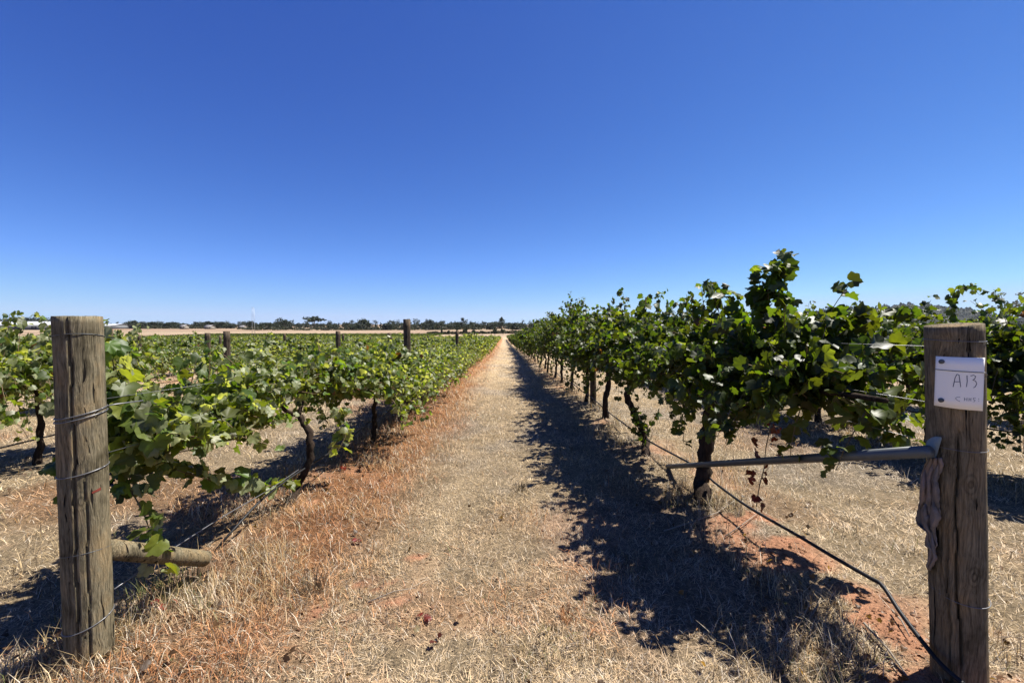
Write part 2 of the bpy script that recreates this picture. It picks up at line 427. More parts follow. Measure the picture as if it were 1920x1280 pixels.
tag(obj('soil_clods', me), 'small red earth clods and crumbs scattered on the bare soil', 'soil', kind='stuff')

# ------------------------------------------------------------------ leaf templates
def leaf_template(lod):
    if lod == 0:
        half = [(0, 1.0), (9, .88), (15, .90), (27, .76), (38, .86), (48, .96), (57, .86), (70, .74), (84, .80), (98, .85), (113, .74), (130, .74), (150, .64), (168, .36)]
    elif lod == 1:
        half = [(0, 1.0), (26, .76), (49, .95), (73, .74), (98, .84), (135, .70), (165, .38)]
    else:
        half = [(0, 1.0), (62, .85), (125, .7)]
    pts = [(a, r) for a, r in half]+[(-a, r) for a, r in half[:0:-1]]
    P = [(0, 0, 0)]
    for a, r in pts:
        t = math.radians(a); xx = math.sin(t)*r; yy = math.cos(t)*r
        z = -.20*abs(xx)**1.5*(1 if lod < 2 else .6)+.14*abs(xx)-.16*yy*yy*(1 if yy > 0 else .3)+(.05*math.sin(t*7) if lod == 0 else 0)
        P.append((xx, yy+.0, z))
    n = len(pts); Fc = [(0, i+1, (i+1) % n+1) for i in range(n)]
    Fc = [f for f in Fc if not (abs(pts[f[1]-1][0]) > 150 and abs(pts[f[2]-1][0]) > 150 and pts[f[1]-1][0]*pts[f[2]-1][0] < 0)]
    P = np.array(P); P[:, 0] = -P[:, 0]      # counter-clockwise seen from above
    return P, np.array(Fc)
LT = [leaf_template(k) for k in range(3)]
def nrm(a): return a/(np.linalg.norm(a, axis=-1, keepdims=True)+1e-9)
def leaves_arrays(lod, pos, N, T, size, col, rg):
    P, Fc = LT[lod]; N = nrm(N); T = nrm(T-N*(T*N).sum(-1, keepdims=True)); S = np.cross(T, N)
    n = len(pos); Pl = np.repeat(P[None], n, 0)
    Pl[:, :, 2] *= rg.uniform(.2, 2.4, n)[:, None]
    Pl[:, :, 0] *= rg.uniform(.85, 1.12, n)[:, None]
    fo = rg.normal(.05, .42, n)[:, None]; tw = rg.normal(0, .45, n)[:, None]; dr = np.abs(rg.normal(0, .30, n))[:, None]; cu = rg.normal(0, .35, n)[:, None]
    xx, yy = Pl[:, :, 0].copy(), Pl[:, :, 1].copy()
    Pl[:, :, 2] += fo*np.abs(xx)+tw*xx*yy-dr*np.maximum(yy, 0)**2+cu*xx*np.abs(xx)*.7
    Pl *= size[:, None, None]
    Vl = pos[:, None]+Pl[:, :, 0:1]*S[:, None]+Pl[:, :, 1:2]*T[:, None]+Pl[:, :, 2:3]*N[:, None]
    Fl = (Fc[None]+np.arange(n)[:, None, None]*len(P)).reshape(-1, 3)
    return Vl.reshape(-1, 3), Fl, np.repeat(col, len(P), 0)
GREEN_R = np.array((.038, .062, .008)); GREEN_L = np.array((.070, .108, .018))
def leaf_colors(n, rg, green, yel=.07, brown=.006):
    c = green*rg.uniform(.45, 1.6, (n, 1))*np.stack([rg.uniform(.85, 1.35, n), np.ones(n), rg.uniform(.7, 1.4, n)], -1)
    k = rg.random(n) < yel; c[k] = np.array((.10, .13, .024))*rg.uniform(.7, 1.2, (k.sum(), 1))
    if green[0] > .05: k = rg.random(n) < .36; c[k] = np.array((.225, .25, .13))*rg.uniform(.7, 1.25, (k.sum(), 1))  # pale share paints sun glare into the left-row leaf colour
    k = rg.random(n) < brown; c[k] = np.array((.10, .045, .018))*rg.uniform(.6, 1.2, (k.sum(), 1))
    return c

class Plant:
    def __init__(s, seed): s.rg = np.random.default_rng(seed); s.p = []; s.n = []; s.t = []; s.s = []; s.canes = []; s.c = []
    def shoot(s, p0, d0, L, g=1.0, step=.06, size=.065, wob=.18, taper=.55, per=1.4, out=(0, 0, 0), stem=.0045, flutter=.75, uplift=.55, col=None):
        rg = s.rg; n = max(3, int(L/step)); p = np.array(p0, float); d = nrm(np.array(d0, float)); pts = [p.copy()]
        for i in range(n):
            d = nrm(d+rg.normal(0, wob, 3)*.35+np.array((0, 0, -g))*step*(.5+1.4*i/n)); p = p+d*step; pts.append(p.copy())
        s.path(pts, size, taper, per, stem, flutter, uplift, col); return pts
    def path(s, pts, size=.065, taper=.55, per=1.4, stem=.0045, flutter=.55, uplift=.7, col=None, start=0):
        rg = s.rg; n = len(pts)
        if stem: s.canes.append((pts, stem))
        for i in range(max(start, 0), n):
            k = int(per)+(rg.random() < per-int(per))
            for _ in range(k):
                ph = rg.uniform(0, 2*PI); o = np.array((math.cos(ph), math.sin(ph), rg.uniform(-.2, .7)))
                f = 1-(1-taper)*(i/max(1, n-1))**2
                pos = np.array(tuple(pts[i]))+o*rg.uniform(.03, .09)*(.4+.6*f)
                N = np.array((0, 0, uplift))+o*.55+rg.normal(0, flutter, 3)+np.array((.22, 0, 0))
                T = o*.7+np.array((0, 0, -.55))+rg.normal(0, .35, 3)
                s.p.append(pos); s.n.append(N); s.t.append(T); s.s.append(size*f*rg.uniform(.65, 1.25)); s.c.append(col)
    def clip(s, keep):
        k = [i for i, p in enumerate(s.p) if keep(p)]
        for a in ('p', 'n', 't', 's', 'c'): setattr(s, a, [getattr(s, a)[i] for i in k])
        s.canes = [(pts, r) for pts, r in s.canes if all(keep(q) for q in pts)]
    def foliage(s, name, lod, green, yel=.06, brown=.006, mul=1.0):
        rg = s.rg; n = len(s.p); col = leaf_colors(n, rg, green, yel, brown)
        for i, c in enumerate(s.c):
            if c is not None: col[i] = np.array(c)*rg.uniform(.7, 1.25)
        Vl, Fl, cl = leaves_arrays(lod, np.array(s.p), np.array(s.n), np.array(s.t), np.array(s.s)*mul, col, rg)
        return mesh_np(name, Vl, [Fl], cl, M_leaf)
    def canes_mesh(s, name, seg=4):
        b = MB()
        for pts, r in s.canes: b.tube(pts[::2]+([pts[-1]] if len(pts) % 2 == 0 else []), np.linspace(r, r*.4, len(pts[::2])+(1 if len(pts) % 2 == 0 else 0)), seg, caps=False)
        return b.mesh(name, M_cane, True)
def canopy(pl, y0, y1, hc, nsh, up, lat, L0, L1, g, size, per=1.4, x0=0.0, bias=0.0):
    rg = pl.rg
    for _ in range(nsh):
        yy = rg.uniform(y0, y1); sd = rg.choice((-1, 1))
        d = (sd*abs(rg.normal(0, lat))+bias, rg.normal(0, .45), up*rg.uniform(.4, 1.2))
        pl.shoot((x0+rg.normal(0, .05), yy, hc+rg.normal(0, .05)), d, rg.uniform(L0, L1), g, size=size, per=per)
def droop(pl, y0, y1, hc, nsh, L0, L1, size, per=1.7, x0=0.0):
    rg = pl.rg
    for _ in range(nsh):
        sd = rg.choice((-1, 1)); pl.shoot((x0+sd*rg.uniform(.05, .3), rg.uniform(y0, y1), hc+rg.uniform(-.05, .15)), (sd*rg.uniform(.5, 1), rg.normal(0, .4), rg.uniform(-.3, .3)), rg.uniform(L0, L1), rg.uniform(1.8, 3.2), size=size, per=per)
def trunk_mesh(name, pts, r0, r1, arms, hc, seed, seg=9, rarm=.02):
    rg = np.random.default_rng(seed); b = MB()
    P = [Vector(p) for p in pts]; dense = []
    for a, c in zip(P, P[1:]):
        for k in range(5): dense.append(a.lerp(c, k/5))
    dense.append(P[-1]); n = len(dense)
    dense = [p+Vector(rg.normal(0, .006, 3)) for p in dense]
    rad = np.linspace(r0, r1, n)*(1+.3*np.exp(-np.arange(n)/1.6))*rg.uniform(.88, 1.14, n)
    b.tube(dense, rad, seg, rough=.10, rng=rg)
    top = P[-1]
    for (ya, yb) in arms:
        m = 10; arm = [Vector((top.x*(1-k/m)+rg.normal(0, .012), top.y+(yb-top.y)*k/m, top.z+(hc-top.z)*min(1, k/2)+rg.normal(0, .012))) for k in range(m+1)]
        b.tube(arm, np.linspace(rarm*1.3, rarm*.6, m+1), 6, rough=.1, rng=rg)
    return b.mesh(name, M_bark, True)

def row_x(k): return 1.73*(1 if k > 0 else -1)+3.46*(abs(k)-1)*(1 if k > 0 else -1)
def gz(x, y): return float(ground_z(x, y))

ORD = ['first', 'second', 'third', 'fourth', 'fifth', 'sixth', 'seventh', 'eighth', 'ninth', 'tenth', 'eleventh', 'twelfth']
placed = []                       # (x, y) of every vine built as an individual, so the copies skip them
def own_vine(x, y, label, group, pl, lod, green, trunk, yel=.06, brown=.006, canes=True):
    root = thing('grapevine', (x, y, gz(x, y)), label, 'grapevine', group)
    obj('trunk', trunk, root)
    obj('foliage', pl.foliage('foliage', lod, green, yel, brown), root)
    if canes: obj('canes', pl.canes_mesh('canes'), root)
    placed.append((x, y)); return root
def L(p, x, y): return Vector(p)-Vector((x, y, gz(x, y)))    # world -> vine coordinates
G_R1 = 'grapevines in the row right of the path'; G_L1 = 'grapevines in the row left of the path'

# ------ first vine of the right row: thick straight trunk, long arm towards the sign post
vx, vy = 1.73, 3.66
pl = Plant(101)
canopy(pl, -1.35, .95, 1.13, 96, .62, .52, .45, .8, 1.5, .058, 2.5)
canopy(pl, -1.3, .95, 1.08, 60, .05, .8, .3, .65, 1.4, .058, 2.5)
droop(pl, -1.3, .95, 1.12, 36, .4, .72, .058, 2.2); droop(pl, -1.7, -.7, 1.05, 26, .3, .6, .068, 1.9, .2)
canopy(pl, -1.45, -.3, 1.15, 26, .5, .4, .3, .65, 1.2, .072, 1.8)
canopy(pl, -1.75, -1.1, 1.08, 8, .25, .5, .3, .6, 1.0, .066, 1.4, .28, .3)
def W(px, py, Y): return L(at(px, py, Y), vx, vy)
def crv(pts, n=12):
    P = [Vector(p) for p in pts]; out = []
    for i in range(len(P)-1):
        a = P[max(0, i-1)]; b = P[i]; c = P[i+1]; d = P[min(len(P)-1, i+2)]
        for k in range(n):
            t = k/n
            out.append(.5*((2*b)+(c-a)*t+(2*a-5*b+4*c-d)*t*t+(-a+3*b-3*c+d)*t**3))
    return out+[P[-1]]
pl.clip(lambda p: p[0] < .40 and p[0] > -.62)
pl.path(crv([W(1452, 690, 2.75), W(1455, 610, 2.72), W(1462, 540, 2.7), W(1478, 478, 2.68)], 6), .062, .7, 2.0)
pl.path(crv([W(1440, 640, 2.8), W(1438, 580, 2.78), W(1420, 520, 2.75)], 6), .060, .8, 2.6)
pl.path(crv([W(1446, 600, 2.7), W(1440, 545, 2.7), W(1450, 500, 2.7)], 6), .064, .9, 2.4)
pl.path(crv([W(1535, 640, 2.65), W(1560, 580, 2.6), W(1592, 535, 2.55)], 6), .060, .75, 1.3)
pl.path(crv([W(1350, 620, 3.3), W(1345, 570, 3.3), W(1320, 535, 3.3)], 6), .062, .9, 2.2)
pl.path(crv([W(1390, 640, 3.1), W(1385, 590, 3.1), W(1350, 545, 3.1)], 6), .062, .9, 2.2)
pl.path(crv([W(1640, 600, 2.9), W(1660, 590, 2.9), W(1700, 588, 2.8)], 6), .062, .8, 1.8)
for (a, b, c) in (((1560, 650), (1620, 640), (1690, 655)), ((1540, 700), (1600, 690), (1640, 720)), ((1600, 720), (1670, 700), (1720, 700)), ((1580, 760), (1640, 770), (1715, 790)), ((1560, 640), (1600, 610), (1650, 600)), ((1600, 790), (1650, 800), (1700, 830)), ((1500, 620), (1540, 600), (1600, 612))):
    pl.path(crv([W(*a, 2.6), W(*b, 2.45), W(*c, 2.4)], 6), .060, .8, 2.0)
tr = trunk_mesh('trunk', [L(on_ground(1318, 946), vx, vy)-Vector((0, 0, .03)), W(1316, 900, 3.66), W(1322, 850, 3.66), W(1330, 800, 3.68), W(1333, 760, 3.68), (0, 0, 1.05)], .060, .052, [(0, -1.75), (0, .95)], 1.12, 5, 11)
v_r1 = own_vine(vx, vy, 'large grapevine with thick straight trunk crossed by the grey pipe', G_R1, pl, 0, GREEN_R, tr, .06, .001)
# withered red shoot hanging from it in front of the pipe
pr = Plant(102)
pr.path(crv([W(1445, 800, 2.72), W(1436, 840, 2.7), W(1432, 880, 2.7), W(1424, 910, 2.7), W(1418, 950, 2.7)], 4), .038, .8, .8, col=(.085, .018, .010), flutter=.9, uplift=.2)
f = pr.foliage('dead_shoot', 0, GREEN_R); o = obj('dead_shoot', f, v_r1); o['label'] = 'withered shoot with dark red leaves hanging past the grey pipe'
pg = MB(); 
for pts, r_ in pr.canes: pg.tube(pts, .003, 5)
obj('shoot_stem', pg.mesh('shoot_stem', M_cane, True), o)

# ------ second and third vines of the right row
vx, vy = 1.73, 5.35
pl = Plant(103)
canopy(pl, -.95, .95, 1.12, 100, .85, .62, .5, .95, 1.4, .072, 1.7)
canopy(pl, -.95, .95, 1.08, 50, .05, .8, .3, .6, 1.4, .070, 1.7); droop(pl, -.95, .95, 1.1, 30, .4, .75, .06)
pl.clip(lambda p: p[0] < .45)
def W(px, py, Y): return L(at(px, py, Y), vx, vy)
pl.path(crv([W(1205, 830, 5.2), W(1215, 800, 5.1), W(1228, 775, 5.05)], 5), .055, .9, 1.6)
pl.path(crv([W(1200, 820, 5.2), W(1190, 790, 5.2), W(1198, 770, 5.2)], 5), .052, .9, 1.2)
tr = trunk_mesh('trunk', [L(on_ground(1212, 856), vx, vy)-Vector((0, 0, .03)), W(1210, 830, 5.3), W(1202, 800, 5.3), W(1186, 770, 5.3), W(1174, 740, 5.3), (0, 0, 1.08)], .046, .036, [(0, -.9), (0, .9)], 1.12, 6, 10)
own_vine(vx, vy, 'grapevine right of the path with a leaning trunk and a leafy low sucker', G_R1, pl, 0, GREEN_R, tr)
vx, vy = 1.73, 7.2
pl = Plant(104); canopy(pl, -.95, .95, 1.15, 100, .95, .6, .55, 1.0, 1.3, .072, 1.7); canopy(pl, -.95, .95, 1.08, 50, .05, .8, .3, .6, 1.4, .070, 1.7); droop(pl, -.95, .95, 1.1, 34, .4, .8, .06); pl.clip(lambda p: p[0] < .45)
tr = trunk_mesh('trunk', [(0, 0, -.03), (-.03, -.05, .3), (.05, 0, .6), (0, 0, 1.08)], .05, .04, [(0, -.9), (0, .9)], 1.12, 7, 9)
own_vine(vx, vy, 'grapevine right of the path with a short curved trunk, third in its row', G_R1, pl, 0, GREEN_R, tr)

# ------ first vine of the left row: thin bowed trunk, low cane back to the post
vx, vy = -1.84, 3.72
pl = Plant(201)
def W(px, py, Y): return L(at(px, py, Y), vx, vy)
canopy(pl, -1.0, 1.0, .95, 78, .34, .75, .35, .62, 1.2, .060, 2.3)
canopy(pl, -1.75, -.8, .90, 48, .30, .7, .3, .55, 1.3, .060, 2.3)
droop(pl, -1.7, -1.15, .85, 8, .25, .4, .066)
canopy(pl, -1.7, .9, .95, 6, .8, .4, .25, .36, 1.0, .062, 1.2)
pl.clip(lambda p: p[1] > -1.66 and (p[1] > -1.5 or p[0] > -.35))
for pts in ([(205, 640), (212, 680), (225, 740)], [(215, 735), (240, 760), (290, 790)]):
    pl.path(crv([W(p[0], p[1], 2.15) for p in pts], 5), .062, .9, 2.3)
# low cane running from the trunk towards the post, then down
pl.path(crv([W(545, 905, 3.5), W(480, 912, 3.2), W(400, 900, 2.85), W(330, 880, 2.6), (W(270, 850, 2.4))], 8), .062, 1.0, 2.2, flutter=.4)
pl.path(crv([W(300, 830, 2.35), W(255, 870, 2.25), W(235, 920, 2.15)], 6), .060, .9, 2.1)
pl.path(crv([W(240, 910, 2.15), W(268, 960, 2.12), W(285, 1010, 2.1), W(300, 1075, 2.08)], 6), .055, .9, .9, flutter=.8)
pl.path(crv([W(640, 770, 4.0), W(650, 810, 4.0), W(630, 850, 3.9)], 5), .058, .9, 2.2)
pl.path(crv([W(390, 740, 2.9), W(392, 700, 2.9), W(394, 668, 2.9)], 5), .055, .9, .9)
pl.path(crv([W(352, 740, 2.8), W(362, 705, 2.8), W(368, 670, 2.8)], 5), .055, .9, .7)
pl.path(crv([W(120, 880, 2.1), W(85, 885, 2.15)], 4), .055, .9, 1.2)
tr = trunk_mesh('trunk', [L(on_ground(540, 948), vx, vy)-Vector((0, 0, .03)), W(556, 915, 3.72), W(580, 870, 3.72), W(583, 835, 3.72), W(576, 805, 3.75), W(560, 780, 3.75)], .032, .026, [(0, -1.6), (0, .95)], .86, 8, 9, .014)
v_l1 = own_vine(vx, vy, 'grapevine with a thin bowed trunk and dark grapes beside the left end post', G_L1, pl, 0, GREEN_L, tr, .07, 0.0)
rg = np.random.default_rng(55)
for (px, py, Y) in ((262, 828, 2.35), (215, 872, 2.2), (240, 885, 2.25), (278, 850, 2.4), (228, 850, 2.3)):
    c0 = W(px, py, Y); b = MB()
    for _ in range(42):
        u = rg.random(); rr = .035*math.sqrt(u)+.006; a = rg.uniform(0, 2*PI)
        b.ball((c0.x+rr*math.cos(a), c0.y+rr*math.sin(a), c0.z-(1-u)*.11+rg.normal(0, .006)), rg.uniform(.007, .0095))
    obj('grape_bunch', b.mesh('grape_bunch', M_grape, True), v_l1)

# ------ variants for the rest
def make_variants(kind, lod, n, seed):
    out = []
    for k in range(n):
        pl = Plant(seed+k)
        if lod == 0 or lod == 1: q, sz = 1.0, .057
        else: q, sz = .34, .11
        if kind == 'tall':
            canopy(pl, -.95, .95, 1.15, int(96*q), .9, .50, .5, .95, 1.35, sz, 2.5)
            canopy(pl, -.95, .95, 1.08, int(46*q), .05, .8, .3, .6, 1.4, sz, 2.5); droop(pl, -.95, .95, 1.08, int(40*q), .45, .85, sz)
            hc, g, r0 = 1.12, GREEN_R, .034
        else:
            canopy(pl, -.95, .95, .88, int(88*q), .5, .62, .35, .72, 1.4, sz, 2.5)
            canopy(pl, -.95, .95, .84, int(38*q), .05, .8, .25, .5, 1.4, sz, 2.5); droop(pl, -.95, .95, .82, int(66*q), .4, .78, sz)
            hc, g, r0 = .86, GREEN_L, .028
        rg = pl.rg; b = rg.normal(0, .05, 4)
        tr = trunk_mesh('trunk', [(0, 0, -.05), (b[0], b[1], hc*.35), (b[2], b[3], hc*.7), (0, 0, hc-.03)], r0*1.1, r0*.8, [(0, -.9), (0, .9)], hc, seed+k, 8 if lod < 2 else 5)
        out.append((tr, pl.foliage('foliage', lod, g,   .08 if kind == 'low' else .05), pl.canes_mesh('canes', 3) if lod < 2 else None))
    return out
VT = {('tall', 1): make_variants('tall', 1, 7, 300), ('low', 1): make_variants('low', 1, 6, 320),
      ('tall', 2): make_variants('tall', 2, 3, 340), ('low', 2): make_variants('low', 2, 4, 360)}
protos = {}
def get_proto(kind, lod, k, x, y, label, group):
    """first use builds the thing, later uses copy it with its parts"""
    key = (kind, lod, k)
    if key not in protos:
        tr, fo, ca = VT[(kind, lod)][k]
        root = thing('grapevine', (0, 0, 0), label, 'grapevine', group)
        obj('trunk', tr, root); obj('foliage', fo, root)
        if ca: obj('canes', ca, root)
        protos[key] = root; r = root
    else:
        src = protos[key]; r = src.copy(); COL.objects.link(r)
        for ch in list(src.children):
            c = ch.copy(); COL.objects.link(c); c.parent = r
        r['label'] = label
        if group: r['group'] = group
    return r
SIDE = {-1: 'row left of the path', 1: 'row right of the path'}
for k in range(2, 30):
    SIDE[-k] = {2: 'second row left of the path', 3: 'third row left of the path', 4: 'fourth row left of the path', 5: 'fifth row left of the path', 6: 'sixth row left of the path'}.get(k, 'rows far to the left of the path')
SIDE[2] = 'second row right of the path'; SIDE[3] = 'third row right of the path'
cands = []
rs = random.Random(4)
def row_end(k): return 180 if k > -14 else 130
for k in list(range(-30, 0))+[1, 2, 3]:
    X0 = row_x(k); y = {1: 9.05, -1: 5.55, -2: 3.0, 2: 6.97, 3: 5.2, -3: 5.1}.get(k, 1.9+rs.random())
    idx = {1: 3, -1: 1, 2: 2}.get(k, 0)
    while y < (row_end(k) if k < 2 else (40 if k == 2 else 22)):
        vis = abs(X0) < y*1.30+1.5
        if vis or True:
            skip = (k == -2 and 5.9 < y < 9.2) 
            if vis and not skip: cands.append((math.hypot(X0, y), k, X0, y, idx)); idx += 1
        y += 1.84 if k < 0 else 1.86
cands.sort(); near = cands[:296]; farv = cands[296:]
for i, (d, k, X0, y, idx) in enumerate(near):
    kind = 'tall' if k > 0 else 'low'; lod = 1 if d < 17 else 2
    var = rs.randrange(len(VT[(kind, lod)]))
    if idx < 12 and abs(k) <= 6: lab = f'grapevine in the {SIDE[k]}, {ORD[idx]} in view from the near end'
    elif abs(k) <= 6: lab = f'grapevine in the {SIDE[k]}, beyond its twelfth vine'
    else: lab = 'grapevine in the rows far to the left of the path'
    r = get_proto(kind, lod, var, X0, y, lab, f'grapevines in the {SIDE[k]}' if abs(k) <= 6 else 'grapevines in the rows far to the left')
    x = X0+rs.uniform(-.06, .06); r.location = (x, y, gz(x, y))
    r.rotation_euler = (0, 0, rs.choice((0, PI))+rs.uniform(-.08, .08))
    s = rs.uniform(.9, 1.12); hz_ = s*rs.uniform(.9, 1.1)
    if k < 0 and y < 16: hz_ *= .90
    if k == 1 and 8 < y < 13.5: hz_ *= 1.13; s *= 1.06
    if k == 2 and y < 12: hz_ *= 1.0; s *= 1.2
    if k == -2 and y < 5.5: hz_ *= 1.2; s *= 1.05
    if k < 0 and y > 6: hz_ *= rs.uniform(.92, 1.08)
    r.scale = (s, s, hz_)
# the rest of the rows as one mass
bases = []
for kind, sd in (('tall', 400), ('low', 420), ('low', 421)):
    pl = Plant(sd); q = .16
    if kind == 'tall': canopy(pl, -.95, .95, 1.15, 20, .95, .6, .6, .95, 1.3, .15, .9)
    else: canopy(pl, -.95, .95, .92, 18, .62, .7, .45, .8, 1.5, .14, .9)
    bases.append((np.array(pl.p), np.array(pl.n), np.array(pl.t), np.array(pl.s)))
rg = np.random.default_rng(77); PP, NN, TT, SS, CC = [], [], [], [], []; tb = MB()
extra = []
for k in range(-42, -4):
    for yy in np.arange(196, 250, 2.2): extra.append((0, k, row_x(k)-20, yy, 0))
for (d, k, X0, y, idx) in farv+extra:
    p, n_, t_, s_ = bases[0 if k > 0 else 1+(int(y*10) % 2)]
    if d > 90 or d == 0:
        kk = rg.random(len(p)) < .6; p, n_, t_, s_ = p[kk], n_[kk], t_[kk], s_[kk]*(1.35 if d else 1.9)
    sg = rg.choice((-1, 1)); q = p*np.array((sg, sg, 1))*rg.uniform(.92, 1.1)
    zb = gz(X0, y); PP.append(q+np.array((X0, y, zb))); NN.append(n_*np.array((sg, sg, 1))); TT.append(t_*np.array((sg, sg, 1))); SS.append(s_)
    CC.append(leaf_colors(len(p), rg, GREEN_R if (k > 0 or d == 0) else GREEN_L, .1))
    if abs(k) < 3: tb.tube([(X0, y, zb-.05), (X0, y, zb+.95)], .045, 4, caps=False)
Vl, Fl, cl = leaves_arrays(2, np.concatenate(PP), np.concatenate(NN), np.concatenate(TT), np.concatenate(SS), np.concatenate(CC), rg)
o = tag(obj('distant_vines', mesh_np('distant_vines', Vl, [Fl], cl, M_leaf)), 'far part of the vineyard rows merging into one green mass', 'vineyard rows', kind='stuff')
to = obj('trunk', tb.mesh('trunk', M_bark), o); to['kind'] = 'stuff'

vx, vy = 5.19, 3.25
pl = Plant(112)
canopy(pl, -1.15, 1.15, 1.14, 125, .72, .55, .45, .9, 1.4, .060, 2.4); canopy(pl, -1.1, 1.1, 1.08, 60, .05, .8, .3, .6, 1.4, .060, 2.4); droop(pl, -1.15, 1.15, 1.1, 80, .5, 1.0, .060, 2.2)
tr = trunk_mesh('trunk', [(0, 0, -.03), (-.03, 0, .4), (.03, 0, .8), (0, 0, 1.08)], .045, .036, [(0, -1.1), (0, 1.1)], 1.12, 19, 9)
own_vine(vx, vy, 'dense grapevine filling the right edge of the picture beyond the numbered post', 'grapevines in the second row right of the path', pl, 1, GREEN_R, tr)
# arching shoot of the second right row against the sky
o2 = None
pl = Plant(111)
vx, vy = 5.19, 5.1
def W(px, py, Y): return L(at(px, py, Y), vx, vy)
canopy(pl, -1.1, 1.1, 1.12, 96, .5, .7, .4, .85, 1.4, .073, 1.7); droop(pl, -1.1, 1.1, 1.1, 46, .5, .9, .068); canopy(pl, -.95, .95, 1.08, 46, .05, .8, .3, .6, 1.4, .073, 1.7)
pl.path(crv([W(1770, 610, 5.0), W(1785, 575, 5.0), W(1795, 545, 5.0), W(1822, 538, 5.0), W(1835, 552, 5.0)], 6), .052, .7, 1.3)
tr = trunk_mesh('trunk', [(0, 0, -.03), (.03, 0, .4), (-.03, 0, .8), (0, 0, 1.08)], .05, .04, [(0, -.9), (0, .9)], 1.12, 17, 9)
own_vine(vx, vy, 'grapevine behind the numbered post with a shoot arching up against the sky', 'grapevines in the second row right of the path', pl, 1, GREEN_R, tr)

# dry fallen leaves under the rows
rg = np.random.default_rng(41); n = 9000; r = 1.4*(30/1.4)**rg.random(n); a = rg.uniform(-1.1, 1.1, n); x, y = r*np.sin(a), r*np.cos(a)
bnd = np.exp(-((((x+3.46) % 3.46)-1.73)/.55)**2); k = rg.random(n) < (.02+.55*bnd)*np.minimum(1, 5/r)**.5; x, y = x[k], y[k]; n = len(x)
Vl, Fl, cl = leaves_arrays(1, np.stack([x, y, ground_z(x, y)+rg.uniform(.008, .05, n)], -1), rg.normal(0, .55, (n, 3))+np.array((0, 0, 1)), rg.normal(0, 1, (n, 3)), rg.uniform(.009, .024, n), np.array((.10, .058, .03))*rg.uniform(.35, 1.5, (n, 1)), rg)
tag(obj('leaf_litter', mesh_np('leaf_litter', Vl, [Fl], cl, M_leaf)), 'dry brown vine leaves fallen among the straw under the rows', 'leaf litter', kind='stuff')

# ------------------------------------------------------------------ posts
def post_mesh(name, base, top, rb, rt, mat, cracks, seed, seg=96, rings=70, tilt=(0, 0), sink=.12):
    rg = np.random.default_rng(seed); b = np.array(tuple(base), float)-np.array((0, 0, sink)); t = np.array(tuple(top), float)
    a = np.arange(seg)/seg*2*PI; V = np.zeros((rings+1, seg, 3))
    for i in range(rings+1):
        f = i/rings; c = b*(1-f)+t*f; r = rb*(1-f)+rt*f
        rr = r*(1+.03*(fbm(np.cos(a)*1.5+5, np.sin(a)*1.5+f*5+9, seed)-.5)*2+.012*(fbm(a*9, np.full(seg, f*2.5), seed+3)-.5)*2)
        for (ang, z0, z1, dep, wnd) in cracks:
            if z0 <= f <= z1:
                aa = ang+wnd*math.sin(f*7+seed)+.03*math.sin(f*31)
                dd = np.abs((a-aa+PI) % (2*PI)-PI); w = dep*min(1, (f-z0)*12+.25)*min(1, (z1-f)*12+.25)
                j = int(np.argmin(dd)); rr[j] -= w
        if i == rings: rr = rr*.985
        V[i, :, 0] = c[0]+np.cos(a)*rr; V[i, :, 1] = c[1]+np.sin(a)*rr; V[i, :, 2] = c[2]
        if i >= rings-1: V[i, :, 2] += tilt[0]*np.cos(a)*rt+tilt[1]*np.sin(a)*rt-(0 if i == rings else .004)
    i = np.arange(rings)[:, None]*seg; j = np.arange(seg)[None]; k = (j+1) % seg
    Qd = np.stack([i+j, i+k, i+seg+k, i+seg+j], -1).reshape(-1, 4)
    # top: concentric rings
    n0 = (rings+1)*seg; ring_last = V[rings]; ctr = ring_last.mean(0); Vs = [V.reshape(-1, 3)]; Qs = [Qd]; prev = rings*seg
    for m, f in enumerate((.66, .33)):
        Vs.append(ctr+(ring_last-ctr)*f+np.array((0, 0, .001))*rg.normal(size=(seg, 1))); cur = n0+m*seg
        Qs.append(np.stack([prev+np.arange(seg), prev+(np.arange(seg)+1) % seg, cur+(np.arange(seg)+1) % seg, cur+np.arange(seg)], -1)); prev = cur
    Vs.append(ctr[None]); ci_ = n0+2*seg
    T = np.stack([prev+np.arange(seg), prev+(np.arange(seg)+1) % seg, np.full(seg, ci_)], -1)
    return mesh_np(name, np.concatenate(Vs), [np.concatenate(Qs), T], None, mat, False)
def ring_pts(base, top, f, r, dz=(0, 0), n=40, jit=.0, seed=0):
    rg = np.random.default_rng(seed); c = Vector(base).lerp(Vector(top), f); out = []
    for i in range(n+1):
        a = 2*PI*i/n; out.append(Vector((c.x+r*math.cos(a), c.y+r*math.sin(a), c.z+dz[0]*math.cos(a)+dz[1]*math.sin(a)+rg.normal(0, jit))))
    return out
